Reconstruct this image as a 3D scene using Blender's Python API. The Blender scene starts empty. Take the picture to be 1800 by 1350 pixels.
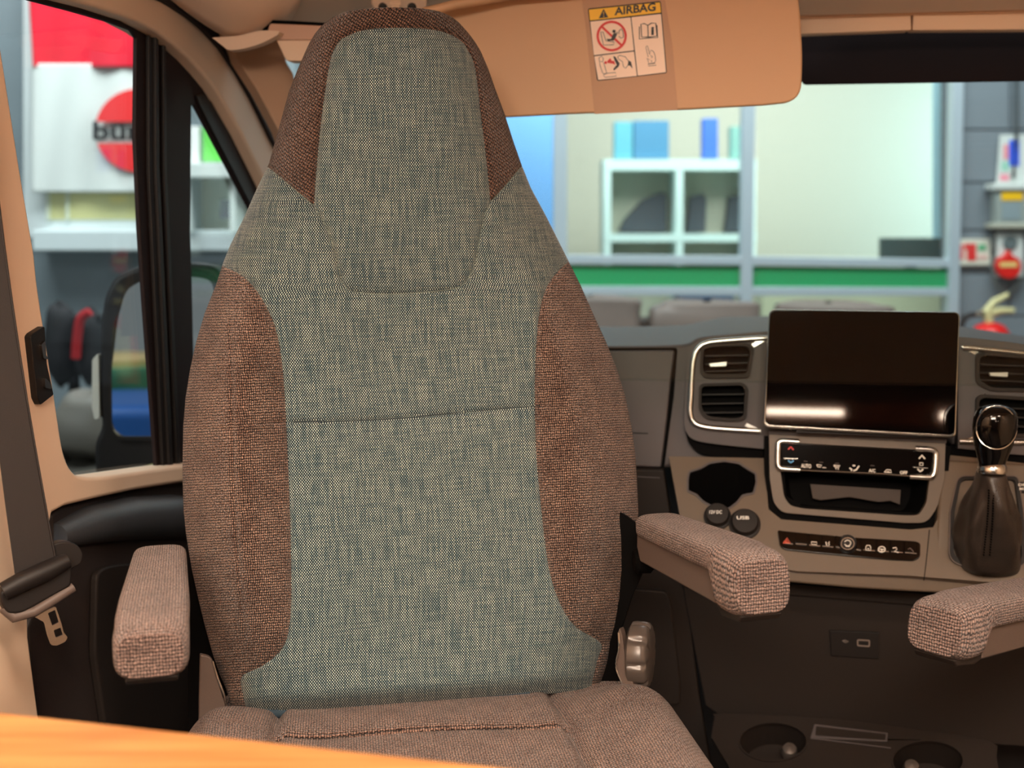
import bpy, bmesh, math, random
import numpy as np
from mathutils import Vector
from mathutils.geometry import tessellate_polygon
random.seed(3)
S = bpy.context.scene
COL = S.collection
# ------------------------------------------------------------------ camera
HC = 1.10; FPX = 2100.0; PITCH = math.radians(7.46)
cam = bpy.data.objects.new('camera', bpy.data.cameras.new('camera'))
COL.objects.link(cam); S.camera = cam
cam.location = (0, 0, HC); cam.rotation_euler = (math.pi/2-PITCH, 0, 0)
cam.data.sensor_width = 36; cam.data.lens = 36*FPX/1800
cam.data.clip_start = .05
cam.data.dof.use_dof = True; cam.data.dof.focus_distance = 1.40; cam.data.dof.aperture_fstop = 4.0
# ------------------------------------------------------------------ light, world, exposure
S.view_settings.view_transform = 'Standard'; S.view_settings.look = 'None'
S.view_settings.exposure = 0.35; S.view_settings.gamma = 1.0; S.view_settings.use_curve_mapping = False
W = bpy.data.worlds.new('world'); S.world = W; W.use_nodes = True
W.node_tree.nodes['Background'].inputs[0].default_value = (.9, .95, 1, 1)
W.node_tree.nodes['Background'].inputs[1].default_value = .16
def area(name, loc, target, size, size_y, power, rgb, spread=180):
    l = bpy.data.lights.new(name, 'AREA'); l.shape = 'RECTANGLE'; l.size = size; l.size_y = size_y
    l.energy = power; l.color = rgb; l.spread = math.radians(spread)
    o = bpy.data.objects.new(name, l); COL.objects.link(o); o.location = loc
    o.rotation_euler = (Vector(target)-Vector(loc)).to_track_quat('-Z', 'Y').to_euler()
    return o
WARM = (1, .82, .66); COOL = (.92, .98, 1)
area('living_ceiling_lamp', (-.15, -.75, 1.80), (.1, 1.2, .9), .9, .5, 42, WARM)
area('locker_lamp', (.95, .25, 1.85), (.2, 1.4, .8), .5, .3, 18, WARM)
area('spot_lamp', (-.1, .35, 1.85), (-.1, 1.3, .5), .25, .25, 9, (1, .82, .66))
area('showroom_lamp', (-1.5, 4.0, 3.3), (-2.0, 5.4, .8), 2.6, 1.0, 85, COOL)
area('showroom_lamp', (1.6, 4.3, 3.3), (1.4, 6.2, .6), 3.0, 1.0, 90, COOL)
area('office_lamp', (1.2, 6.5, 2.5), (1.2, 8.2, 1.1), 3.0, .5, 50, (.95, 1, 1))
area('office_window_lamp', (3.4, 8.0, 1.5), (1.8, 8.6, 1.2), .8, 1.6, 16, (.55, .86, 1))
area('side_lamp', (-3.0, .2, 3.0), (-1.6, -.6, .6), 1.5, 1.5, 75, COOL)

# ------------------------------------------------------------------ helpers
CP, SP = math.cos(PITCH), math.sin(PITCH)
CAM = np.array([0, 0, HC])
def ray(px, py):
    a = (px-900)/FPX; b = (675-py)/FPX
    return np.array([a, CP+b*SP, -SP+b*CP])
def P(px, py, d):
    r = ray(px, py); return CAM + r*(d/r[1])
def PN(px, py, d):          # arrays
    a = (px-900)/FPX; b = (675-py)/FPX
    y = CP+b*SP; k = d/y
    return np.stack([a*k, d+0*a, HC+(-SP+b*CP)*k], -1)
class Pl:                   # a plane through the ray of one pixel at depth d
    def __init__(s, px, py, d, n):
        s.o = P(px, py, d); n = np.array(n, float); s.n = n/np.linalg.norm(n)
    def pt(s, px, py, off=0):
        r = ray(px, py); k = (np.dot(s.o-CAM, s.n)+off)/np.dot(r, s.n)
        return CAM + r*k
def lin(c):
    c = c/255; return c/12.92 if c <= .04045 else ((c+.055)/1.055)**2.4
def rgb(*c): return tuple(lin(x) for x in c)+(1,)
def mat(name, c, rough=.6, metal=0, noise=0, nscale=300, emit=None, coat=0, vary=0, spec=.5):
    m = bpy.data.materials.new(name); m.use_nodes = True; nt = m.node_tree
    b = nt.nodes['Principled BSDF']
    b.inputs['Base Color'].default_value = rgb(*c); b.inputs['Roughness'].default_value = rough
    b.inputs['Metallic'].default_value = metal; b.inputs['Coat Weight'].default_value = coat
    b.inputs['Specular IOR Level'].default_value = spec
    if emit:
        b.inputs['Emission Color'].default_value = rgb(*c); b.inputs['Emission Strength'].default_value = emit
    tc = nt.nodes.new('ShaderNodeTexCoord')
    if noise:
        n = nt.nodes.new('ShaderNodeTexNoise'); n.inputs['Scale'].default_value = nscale; n.inputs['Detail'].default_value = 3
        nt.links.new(tc.outputs['Object'], n.inputs['Vector'])
        bp = nt.nodes.new('ShaderNodeBump'); bp.inputs['Strength'].default_value = noise; bp.inputs['Distance'].default_value = .002
        nt.links.new(n.outputs[0], bp.inputs['Height']); nt.links.new(bp.outputs[0], b.inputs['Normal'])
    if vary:
        n = nt.nodes.new('ShaderNodeTexNoise'); n.inputs['Scale'].default_value = 4; n.inputs['Detail'].default_value = 5
        nt.links.new(tc.outputs['Object'], n.inputs['Vector'])
        mx = nt.nodes.new('ShaderNodeMix'); mx.data_type = 'RGBA'; k = 1-vary
        mx.inputs[6].default_value = rgb(*[x*k for x in c]); mx.inputs[7].default_value = rgb(*[min(255, x*(1+vary*.5)) for x in c])
        nt.links.new(n.outputs[0], mx.inputs[0]); nt.links.new(mx.outputs[2], b.inputs['Base Color'])
    return m
def weave(name, kind, pu, pv, dark, light, alt, bump=.8, rot=0, lo=.1, hi=.6):
    m = bpy.data.materials.new(name); m.use_nodes = True; nt = m.node_tree; L = nt.links.new
    b = nt.nodes['Principled BSDF']; b.inputs['Roughness'].default_value = .9; b.inputs['Specular IOR Level'].default_value = .2
    b.inputs['Sheen Weight'].default_value = .25; b.inputs['Sheen Roughness'].default_value = .4
    def N(t, **k):
        n = nt.nodes.new(t)
        for a, v in k.items(): setattr(n, a, v)
        return n
    def M(op, a, c=None):
        n = N('ShaderNodeMath', operation=op)
        for i, x in enumerate((a, c)):
            if x is None: continue
            if isinstance(x, (int, float)): n.inputs[i].default_value = x
            else: L(x, n.inputs[i])
        return n.outputs[0]
    uv = N('ShaderNodeUVMap'); vec = uv.outputs[0]
    if rot:
        mp = N('ShaderNodeMapping'); mp.inputs['Rotation'].default_value = (0, 0, math.radians(rot)); L(vec, mp.inputs[0]); vec = mp.outputs[0]
    nz = N('ShaderNodeTexNoise'); nz.inputs['Scale'].default_value = 220 if kind == 'basket' else 90; nz.inputs['Detail'].default_value = 2
    L(vec, nz.inputs['Vector'])
    sp = N('ShaderNodeSeparateXYZ'); L(vec, sp.inputs[0])
    sn = N('ShaderNodeSeparateColor'); L(nz.outputs['Color'], sn.inputs[0])
    amp = .0030 if kind == 'basket' else .0006
    u = M('ADD', sp.outputs[0], M('MULTIPLY', M('SUBTRACT', sn.outputs[0], .5), amp))
    v = M('ADD', sp.outputs[1], M('MULTIPLY', M('SUBTRACT', sn.outputs[1], .5), amp))
    su = M('SINE', M('MULTIPLY', u, math.pi/pu)); sv = M('SINE', M('MULTIPLY', v, math.pi/pv))
    c = M('MULTIPLY', su, sv)
    def mrange(x, a, d, smooth=True):
        n = N('ShaderNodeMapRange'); n.interpolation_type = 'SMOOTHSTEP' if smooth else 'LINEAR'
        L(x, n.inputs[0]); n.inputs[1].default_value = a; n.inputs[2].default_value = d; return n.outputs[0]
    def mix(f, a, d):
        n = N('ShaderNodeMix', data_type='RGBA')
        if isinstance(f, float): n.inputs[0].default_value = f
        else: L(f, n.inputs[0])
        for i, x in ((6, a), (7, d)):
            if isinstance(x, tuple): n.inputs[i].default_value = x
            else: L(x, n.inputs[i])
        return n.outputs[2]
    if kind == 'dots':
        h = mrange(c, lo, hi)
        # slub: streaks along warp and weft
        def streak(sx, sy):
            mp = N('ShaderNodeMapping'); mp.inputs['Scale'].default_value = (sx, sy, 1); L(vec, mp.inputs[0])
            n = N('ShaderNodeTexNoise'); n.inputs['Scale'].default_value = 1; n.inputs['Detail'].default_value = 3; L(mp.outputs[0], n.inputs['Vector'])
            return n.outputs[0]
        st = M('ADD', M('MULTIPLY', streak(420, 26), .6), M('MULTIPLY', streak(30, 330), .4))
        st = mrange(st, .34, .68)
        col = mix(h, mix(st, rgb(*[x*.7 for x in dark]), rgb(*dark)), mix(st, rgb(*alt), rgb(*light)))
        hh = h
    else:
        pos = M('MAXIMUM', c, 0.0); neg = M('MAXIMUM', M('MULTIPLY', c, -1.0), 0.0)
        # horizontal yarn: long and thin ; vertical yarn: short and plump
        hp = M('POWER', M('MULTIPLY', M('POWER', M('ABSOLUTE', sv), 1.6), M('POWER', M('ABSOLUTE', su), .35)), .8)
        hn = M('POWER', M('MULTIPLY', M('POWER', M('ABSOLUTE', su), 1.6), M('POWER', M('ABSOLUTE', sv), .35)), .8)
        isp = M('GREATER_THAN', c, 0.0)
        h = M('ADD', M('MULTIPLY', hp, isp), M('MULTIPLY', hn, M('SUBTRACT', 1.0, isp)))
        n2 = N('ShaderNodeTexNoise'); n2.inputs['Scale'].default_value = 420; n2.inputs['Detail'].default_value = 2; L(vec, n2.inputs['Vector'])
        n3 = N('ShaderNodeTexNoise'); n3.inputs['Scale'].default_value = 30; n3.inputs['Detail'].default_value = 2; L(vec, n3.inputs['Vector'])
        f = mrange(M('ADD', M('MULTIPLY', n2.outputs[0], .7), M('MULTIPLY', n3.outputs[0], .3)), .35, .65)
        col = mix(mrange(h, lo, hi), rgb(*dark), mix(f, rgb(*alt), rgb(*light)))  # yarn gaps coloured dark to stand for the shade between yarns
        hh = M('ADD', h, M('MULTIPLY', n2.outputs[0], .5))
    L(col, b.inputs['Base Color'])
    bp = N('ShaderNodeBump'); bp.inputs['Strength'].default_value = bump; bp.inputs['Distance'].default_value = .0016 if kind == 'basket' else .0007
    L(hh, bp.inputs['Height']); L(bp.outputs[0], b.inputs['Normal'])
    return m
def glass(name, tint, refl=.05, rough=.02, base=0.03):
    m = bpy.data.materials.new(name); m.use_nodes = True; nt = m.node_tree; nt.nodes.clear()
    o = nt.nodes.new('ShaderNodeOutputMaterial'); t = nt.nodes.new('ShaderNodeBsdfTransparent'); g = nt.nodes.new('ShaderNodeBsdfGlossy')
    t.inputs[0].default_value = rgb(*tint); g.inputs['Roughness'].default_value = rough
    lw = nt.nodes.new('ShaderNodeLayerWeight'); pw = nt.nodes.new('ShaderNodeMath'); pw.operation = 'POWER'; pw.inputs[1].default_value = 5
    f = nt.nodes.new('ShaderNodeMath'); f.operation = 'MULTIPLY_ADD'; f.inputs[1].default_value = .45; f.inputs[2].default_value = base
    lw.inputs[0].default_value = .5; nt.links.new(lw.outputs[1], pw.inputs[0]); nt.links.new(pw.outputs[0], f.inputs[0])
    x = nt.nodes.new('ShaderNodeMixShader'); nt.links.new(f.outputs[0], x.inputs[0]); nt.links.new(t.outputs[0], x.inputs[1]); nt.links.new(g.outputs[0], x.inputs[2])
    nt.links.new(x.outputs[0], o.inputs[0]); return m

def link(name, me, m=None, parent=None, **props):
    o = bpy.data.objects.new(name, me); COL.objects.link(o)
    if m is not None and me is not None: me.materials.append(m)
    if parent is not None: o.parent = parent
    for k, v in props.items(): o[k] = v
    return o
def empty(name, label, cat, loc=(0, 0, 0), group=None, **kw):
    o = bpy.data.objects.new(name, None); COL.objects.link(o); o.empty_display_size = .05
    o['label'] = label; o['category'] = cat
    if group: o['group'] = group
    for k, v in kw.items(): o[k] = v
    return o
def tag(o, label, cat, group=None):
    o['label'] = label; o['category'] = cat
    if group: o['group'] = group
    return o
def mesh(name, V, F, m=None, parent=None, bevel=0, seg=2, smooth=40, fixn=True, **props):
    me = bpy.data.meshes.new(name); me.from_pydata([tuple(v) for v in V], [], [tuple(f) for f in F]); me.update()
    if fixn:
        bm = bmesh.new(); bm.from_mesh(me); bmesh.ops.remove_doubles(bm, verts=bm.verts, dist=1e-6)
        bmesh.ops.recalc_face_normals(bm, faces=bm.faces); bm.to_mesh(me); bm.free()
    me.shade_smooth()
    if smooth is not None and not bevel: me.set_sharp_from_angle(angle=math.radians(smooth))
    o = link(name, me, m, parent, **props)
    if bevel:
        b = o.modifiers.new('bevel', 'BEVEL'); b.width = bevel; b.segments = seg; b.limit_method = 'ANGLE'; b.angle_limit = math.radians(35); b.harden_normals = True
    return o
def rnd(pts, r, seg=6):      # rounded polygon, r scalar or list
    n = len(pts); out = []
    for i in range(n):
        p = np.array(pts[i], float); a = np.array(pts[i-1], float); b = np.array(pts[(i+1) % n], float)
        ri = r[i] if isinstance(r, (list, tuple)) else r
        la, lb = np.linalg.norm(a-p), np.linalg.norm(b-p)
        ri = min(ri, la*.48, lb*.48)
        if ri < .01: out.append(tuple(p)); continue
        A = p+(a-p)/la*ri; B = p+(b-p)/lb*ri
        for k in range(seg+1):
            t = k/seg; q = (1-t)**2*A+2*t*(1-t)*p+t*t*B; out.append(tuple(q))
    return out
def circ(cx, cy, rx, ry=None, n=28, a0=0, a1=360):
    ry = rx if ry is None else ry; full = abs(a1-a0) >= 360
    return [(cx+rx*math.cos(math.radians(a0+(a1-a0)*k/(n if full else n-1))), cy+ry*math.sin(math.radians(a0+(a1-a0)*k/(n if full else n-1)))) for k in range(n)]
def spl(pts, n=6):           # Catmull-Rom through pixel points
    p = [np.array(q, float) for q in pts]; p = [2*p[0]-p[1]]+p+[2*p[-1]-p[-2]]; out = []
    for i in range(1, len(p)-2):
        for k in range(n):
            t = k/n
            out.append(tuple(.5*((2*p[i])+(-p[i-1]+p[i+1])*t+(2*p[i-1]-5*p[i]+4*p[i+1]-p[i+2])*t*t+(-p[i-1]+3*p[i]-3*p[i+1]+p[i+2])*t**3)))
    out.append(tuple(p[-2])); return out
def plate_geo(pl, poly, a, b, holes=()):
    loops = [list(poly)]+[list(h) for h in holes]; flat = [q for l in loops for q in l]
    tris = tessellate_polygon([[Vector((x, -y, 0)) for x, y in l] for l in loops])
    n = len(flat); V = [pl.pt(x, y, b) for x, y in flat]+[pl.pt(x, y, b)+pl.n*(a-b) for x, y in flat]
    F = [tuple(t) for t in tris]+[tuple(n+i for i in reversed(t)) for t in tris]
    s = 0
    for l in loops:
        m_ = len(l)
        for i in range(m_):
            j = (i+1) % m_; F.append((s+i, s+j, n+s+j, n+s+i))
        s += m_
    return V, F
def plate(name, pl, poly, a, b, m, parent=None, holes=(), bevel=0, **kw):
    if not holes:
        n = len(poly); V = [pl.pt(x, y, b) for x, y in poly]; V += [v+pl.n*(a-b) for v in V]
        F = [tuple(range(n)), tuple(range(2*n-1, n-1, -1))]+[(i, (i+1) % n, n+(i+1) % n, n+i) for i in range(n)]
    else: V, F = plate_geo(pl, poly, a, b, holes)
    return mesh(name, V, F, m, parent, bevel=bevel, **kw)
def join(geos):
    V = []; F = []
    for v, f in geos:
        k = len(V); V += list(v); F += [tuple(i+k for i in q) for q in f]
    return V, F
def stroke_geo(pl, pts, w, off, th=.0006, closed=False):   # ribbon of px width w
    p = [np.array(q, float) for q in pts]; n = len(p); L_ = []; R_ = []
    for i in range(n):
        a = p[i-1] if (i > 0 or closed) else p[i]; b = p[(i+1) % n] if (i < n-1 or closed) else p[i]
        t = b-a; t = t/(np.linalg.norm(t)+1e-9); nn = np.array([-t[1], t[0]])*w/2
        L_.append(p[i]+nn); R_.append(p[i]-nn)
    V = [pl.pt(*q, off) for q in L_]+[pl.pt(*q, off) for q in R_]
    V += [v-pl.n*th for v in V]; F = []
    for i in range(n if closed else n-1):
        j = (i+1) % n
        F += [(i, j, n+j, n+i), (2*n+i, 3*n+i, 3*n+j, 2*n+j), (i, 2*n+i, 2*n+j, j), (n+i, n+j, 3*n+j, 3*n+i)]
    if not closed: F += [(0, n, 3*n, 2*n), (n-1, 3*n-1, 4*n-1, 2*n-1)]
    return V, F
def strokes(name, pl, lst, w, off, m, parent=None, th=.0006, **kw):
    V, F = join([stroke_geo(pl, q[0] if isinstance(q, tuple) and len(q) == 2 and isinstance(q[1], bool) else q, w, off, th, isinstance(q, tuple) and len(q) == 2 and q[1] is True) for q in lst])
    return mesh(name, V, F, m, parent, smooth=30, **kw)
def tube_geo(pts, r, n=10, closed=False):
    p = [np.array(q, float) for q in pts]; V = []; F = []; N = len(p); up = np.array([0, 0, 1.])
    for i in range(N):
        a = p[i-1] if (i > 0 or closed) else p[i]; b = p[(i+1) % N] if (i < N-1 or closed) else p[i]
        t = b-a; t = t/np.linalg.norm(t); s = np.cross(t, up)
        if np.linalg.norm(s) < 1e-3: s = np.array([1., 0, 0])
        s /= np.linalg.norm(s); w = np.cross(s, t); ri = r[i] if hasattr(r, '__len__') else r
        for k in range(n):
            A = 2*math.pi*k/n; V.append(p[i]+ri*(math.cos(A)*s+math.sin(A)*w))
    for i in range(N if closed else N-1):
        j = (i+1) % N
        for k in range(n): F.append((i*n+k, i*n+(k+1) % n, j*n+(k+1) % n, j*n+k))
    if not closed: F += [tuple(range(n)), tuple(range((N-1)*n, N*n))]
    return V, F
def tube(name, pts, r, m, parent=None, n=10, closed=False, **kw):
    V, F = tube_geo(pts, r, n, closed); return mesh(name, V, F, m, parent, **kw)
def loft_geo(secs, cap=True):
    n = len(secs[0]); V = [v for s in secs for v in s]; F = []
    for i in range(len(secs)-1):
        for k in range(n): F.append((i*n+k, i*n+(k+1) % n, (i+1)*n+(k+1) % n, (i+1)*n+k))
    if cap: F += [tuple(range(n-1, -1, -1)), tuple(range((len(secs)-1)*n, len(secs)*n))]
    return V, F
def loft(name, secs, m, parent=None, cap=True, **kw):
    V, F = loft_geo(secs, cap); return mesh(name, V, F, m, parent, **kw)
def lathe_geo(c, ax, prof, n=28):     # prof: (radius, height along ax)
    ax = np.array(ax, float); ax /= np.linalg.norm(ax); c = np.array(c, float)
    s = np.cross(ax, [0, 0, 1.]);  s = np.array([1., 0, 0]) if np.linalg.norm(s) < 1e-3 else s/np.linalg.norm(s); t = np.cross(ax, s)
    secs = [[c+ax*h+r*(math.cos(2*math.pi*k/n)*s+math.sin(2*math.pi*k/n)*t) for k in range(n)] for r, h in prof]
    return loft_geo(secs)
def lathe(name, c, ax, prof, m, parent=None, n=28, **kw):
    V, F = lathe_geo(c, ax, prof, n); return mesh(name, V, F, m, parent, **kw)
def box_geo(c, ax, ay, az, sx, sy, sz):
    c = np.array(c, float); V = [c+ax*(i*sx/2)+ay*(j*sy/2)+az*(k*sz/2) for i in (-1, 1) for j in (-1, 1) for k in (-1, 1)]
    return V, [(0, 1, 3, 2), (4, 6, 7, 5), (0, 4, 5, 1), (2, 3, 7, 6), (0, 2, 6, 4), (1, 5, 7, 3)]
EX, EY, EZ = np.eye(3)
def box(name, c, s, m, parent=None, ax=EX, ay=EY, az=EZ, bevel=0, **kw):
    V, F = box_geo(c, ax, ay, az, *s); return mesh(name, V, F, m, parent, bevel=bevel, **kw)
def text(name, s, m, parent, mapper, u0, v0, u1, v1, bold=0, **kw):   # mapper(u,v)->world, v down
    cu = bpy.data.curves.new(name, 'FONT'); cu.body = s; cu.size = 1; cu.offset = bold; cu.resolution_u = 3
    o = bpy.data.objects.new(name, cu); COL.objects.link(o); bpy.context.view_layer.update()
    me = bpy.data.meshes.new_from_object(o.evaluated_get(bpy.context.evaluated_depsgraph_get()))
    bpy.data.objects.remove(o); bpy.data.curves.remove(cu)
    co = np.array([v.co[:] for v in me.vertices]); mn = co.min(0); mx = co.max(0)
    for v in me.vertices:
        fx = (v.co.x-mn[0])/(mx[0]-mn[0]); fy = (v.co.y-mn[1])/(mx[1]-mn[1])
        v.co = mapper(u0+(u1-u0)*fx, v1+(v0-v1)*fy)
    me.update(); me.materials.clear()
    return link(name, me, m, parent, **kw)
def quad(pl, TL, TR, BR, BL, off):
    TL, TR, BR, BL = [np.array(q, float) for q in (TL, TR, BR, BL)]
    def f(u, v, o=None):
        q = (1-u)*(1-v)*TL+u*(1-v)*TR+u*v*BR+(1-u)*v*BL
        return pl.pt(q[0], q[1], off if o is None else o)
    return f
# ------------------------------------------------------------------ materials
TEAL = weave('teal_dotted_fabric', 'dots', .00150, .00200, (20, 42, 56), (240, 249, 232), (136, 166, 172), bump=.5, lo=.05, hi=.65)
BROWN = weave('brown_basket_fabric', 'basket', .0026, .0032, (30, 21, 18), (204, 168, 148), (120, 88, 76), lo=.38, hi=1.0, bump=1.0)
BROWN_HEAD = weave('brown_headrest_fabric', 'basket', .0030, .0038, (24, 16, 13), (152, 114, 96), (92, 64, 52), lo=.34, hi=.98, bump=1.0, rot=32)
BROWN_ARM = weave('brown_armrest_fabric', 'basket', .0028, .0034, (40, 30, 28), (190, 160, 148), (126, 102, 95), lo=.25, hi=.95, bump=1.0)
TAN = mat('tan_trim_plastic', (236, 206, 178), .6, noise=.06, nscale=500)
TANHEAD = mat('tan_headliner', (228, 200, 176), .8, noise=.15, nscale=700)
VISOR = mat('tan_visor_vinyl', (206, 164, 126), .55, noise=.1, nscale=600)
VISOR2 = mat('tan_visor_patch', (186, 142, 106), .5)
BLK = mat('black_trim', (28, 24, 23), .5, noise=.05, spec=.3)
RUB = mat('black_rubber', (36, 27, 27), .6, spec=.15)
DASH = mat('dark_dash_plastic', (80, 74, 75), .55, noise=.25, nscale=900)
DASHB = mat('stack_trim_plastic', (100, 86, 72), .45, noise=.15, nscale=900)
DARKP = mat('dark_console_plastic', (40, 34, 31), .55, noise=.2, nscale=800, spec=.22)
VOID = mat('recess_black', (10, 9, 9), .7, spec=.05)
GLOSS = mat('gloss_black', (6, 5, 5), .08)
SCREEN = mat('screen_glass', (4, 3, 3), .03, spec=.42)
CHROME = mat('brushed_chrome', (216, 214, 208), .22, 1)
SILVER = mat('silver_paint', (196, 196, 192), .35, .6)
GREYP = mat('grey_seat_plastic', (94, 80, 73), .5, noise=.15, nscale=900)
KNOB = mat('grey_knob_plastic', (92, 84, 79), .28, .15)
LEATH = mat('black_leather', (50, 42, 37), .33, noise=.3, nscale=500)
WHITE = mat('white_print', (235, 235, 230), .5)
REDP = mat('red_print', (215, 40, 36), .5)
BLUEP = mat('blue_print', (70, 160, 220), .5)
BELT = mat('belt_webbing', (25, 17, 15), .6, noise=.3, nscale=1400)
METAL = mat('steel', (170, 165, 160), .25, 1)
GLASS = glass('clear_glass', (246, 250, 249))
# ================================================================== VAN SHELL
YAW = .15
ns = np.array([1, -YAW, 0])/math.hypot(1, YAW)      # left side plane normal, into the van
side = Pl(100, 700, 1.5, ns)
dn = lambda tilt: (-YAW, -math.cos(math.radians(tilt)), math.sin(math.radians(tilt)))
lat = np.array([1, -YAW, 0])/math.hypot(1, YAW); fwd = np.array([YAW, 1, 0])/math.hypot(1, YAW)
def vw(l, f, z): return lat*l+fwd*f+np.array([0, 0, z])     # van frame
def vbox(name, l0, l1, f0, f1, z0, z1, m, parent=None, bevel=0, **kw):
    return box(name, vw((l0+l1)/2, (f0+f1)/2, (z0+z1)/2), (l1-l0, f1-f0, z1-z0), m, parent, ax=lat, ay=fwd, bevel=bevel, **kw)
LS = float(np.dot(side.o, lat))                      # lateral position of left side
FLOORM = mat('van_floor_vinyl', (70, 62, 58), .6, vary=.2)
CREAM = mat('living_wall_cream', (214, 190, 164), .6)
vbox('floor', LS-.02, 1.35, -2.6, 2.25, -.04, 0, FLOORM, kind='structure')
vbox('ceiling', LS-.04, 1.35, -2.6, .62, 1.96, 2.0, CREAM, kind='structure')
vbox('wall_left', LS-.06, LS-.02, -2.6, 1.02, 0, 1.96, CREAM, kind='structure')
vbox('wall_right', 1.35, 1.39, -2.6, 2.2, 0, 1.96, CREAM, kind='structure')
vbox('wall_rear', LS-.04, 1.35, -2.64, -2.6, 0, 1.96, mat('rear_locker_wood', (66, 48, 38), .6), kind='structure')
vbox('wall_front', LS-.02, 1.38, 2.12, 2.16, 0, .80, mat('firewall', (34, 30, 30), .8), kind='structure')
led = bpy.data.objects.new('led_strip_lamp', None); COL.objects.link(led); tag(led, 'row of warm LED strip lamps on the rear wall, mirrored in the dashboard screen', 'lamp')
LEDM = mat('led_emitter', (255, 232, 206), .5, emit=45)
vbox('lamp_rail', .05, 1.32, -2.60, -2.58, 1.33, 1.44, mat('lamp_rail', (150, 90, 56), .5), led)
vbox('led_strip', .37, .75, -2.58, -2.57, 1.372, 1.398, LEDM, led); vbox('led_strip', 1.22, 1.28, -2.58, -2.57, 1.365, 1.395, LEDM, led)
# bulkhead shelf above the cab opening and sloping headliner
vbox('trim_1', LS-.04, 1.35, .62, .66, 1.56, 1.98, TANHEAD, kind='structure')
hl = []
for f, z in ((.62, 1.60), (1.2, 1.55), (1.75, 1.475), (1.98, 1.43)):
    hl.append((f, z))
sec = lambda l: [vw(l, f, z) for f, z in hl]+[vw(l, f, z+.03) for f, z in reversed(hl)]
loft('headliner', [sec(LS-.04), sec(1.35)], TANHEAD, kind='structure')

# ------------------------------------------------------------------ left cab door and pillar (fixed trim of the van)
glass_main = [(-100, -60), (-60, -32), (35, -4), (120, 18), (190, 38), (232, 53), (241, 66), (239, 240), (246, 400), (254, 520), (277, 835), (110, 870), (40, 560), (-20, 240)]
glass_q = [(337, 186), (342, 184), (349, 196), (440, 368), (520, 560), (520, 840), (345, 838), (338, 500), (335, 407)]
dr = empty('cab_door', 'black framed passenger door with dark lower panel and tan sill left of the seat', 'door')
outer = [(-160, -80), (-60, -60), (40, -18), (100, -2), (170, 16), (237, 37), (278, 59), (306, 80), (333, 104), (356, 130), (378, 156), (402, 195), (426, 237), (459, 304), (510, 410), (560, 520), (560, 880), (-20, 900)]
plate('window_frame', side, outer, -.007, .0, RUB, dr, holes=[glass_main, glass_q], bevel=.002)
plate('window_pane', side, [(-130, -70), (40, -10), (245, 44), (290, 845), (60, 880)], -.011, -.008, GLASS, dr)
plate('quarter_pane', side, [(325, 170), (352, 170), (540, 560), (540, 850), (330, 850)], -.011, -.008, GLASS, dr, label='small triangular quarter window pane')
for x0, x1, x2, x3, b in ((262, 268, 296, 288, .006), (274, 279, 306, 299, .010), (288, 292, 319, 313, .006)):
    plate('guide_rib', side, [(x0, 62), (x1, 66), (x1+2, 300), (x2, 835), (x3, 835), (x0+1, 300)], 0, b, BLK, dr, bevel=.0015)
plate('frame_insert', side, [(346, 168), (358, 166), (372, 178), (400, 230), (440, 320), (455, 360), (444, 366), (400, 280), (352, 186)], 0, .004, BLK, dr, bevel=.0015)
DOORP = mat('door_panel_plastic', (50, 42, 40), .5, noise=.2, nscale=800)
dp = [(90, 905), (110, 890), (167, 876), (240, 862), (320, 848), (430, 842), (560, 850), (560, 1420), (60, 1420), (50, 1100), (96, 960)]
plate('lower_panel', side, dp, -.04, .012, DOORP, dr, bevel=.006)
# padded armrest shelf on the door: lofted roll
roll = []
for px, py, r in ((96, 925, .022), (150, 905, .034), (220, 893, .042), (300, 890, .046), (400, 895, .046), (520, 905, .046)):
    c = side.pt(px, py+18, .012); roll.append([c+ns*(r*.8*math.cos(a))+EZ*(r*.75*math.sin(a)) for a in np.linspace(0, 2*math.pi, 20, endpoint=False)])
loft('shelf_roll', roll, mat('door_top_plastic', (66, 68, 72), .4, noise=.2, nscale=800), dr)
plate('map_pocket', side, rnd([(172, 1000), (215, 990), (560, 1000), (560, 1300), (190, 1300), (168, 1150)], 24), .012, .024, DARKP, dr, bevel=.004)
# tan trims
sill = spl([(63, 450), (68, 500), (78, 567), (98, 697), (110, 777), (117, 805), (126, 824), (142, 836), (180, 837), (240, 829), (320, 818), (420, 808), (560, 800)], 5)
pill = [(-48, -150), (0, 60), (37, 296)]+sill+[(560, 850), (430, 840), (320, 848), (240, 861), (167, 877), (115, 890), (93, 902), (88, 930), (97, 965), (50, 1010), (52, 1120), (78, 1320), (82, 1420), (-170, 1420), (-260, -150)]
tr = plate('pillar_trim', side, pill, -.02, .030, TAN, None, bevel=.006)
tag(tr, 'long pale tan pillar and window sill trim around the passenger side window', 'trim')
band_lo = [(-160, -85), (-60, -62), (40, -18), (100, -4), (170, 14), (237, 36), (278, 58), (306, 79), (333, 103), (356, 128), (378, 155), (402, 194), (426, 236), (459, 303), (510, 410), (560, 520)]
band_hi = [(610, 480), (560, 390), (520, 318), (478, 244), (461, 208), (444, 174), (418, 128), (389, 85), (362, 55), (333, 30), (293, 4), (240, -20), (150, -50), (60, -80), (-80, -130), (-160, -170)]
tb = plate('door_frame_trim', side, band_lo+band_hi, -.03, .022, mat('tan_frame_trim', (222, 196, 172), .6, noise=.1), None, bevel=.006)
tag(tb, 'curved beige upper door frame trim sweeping down beside the headrest', 'trim')
seal_hi = [(-160, -175), (-80, -138), (60, -92), (160, -62), (250, -28), (307, -2), (356, 26), (382, 54), (404, 85), (428, 118), (452, 159), (470, 192), (487, 226), (530, 300), (575, 380), (625, 470)]
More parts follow.
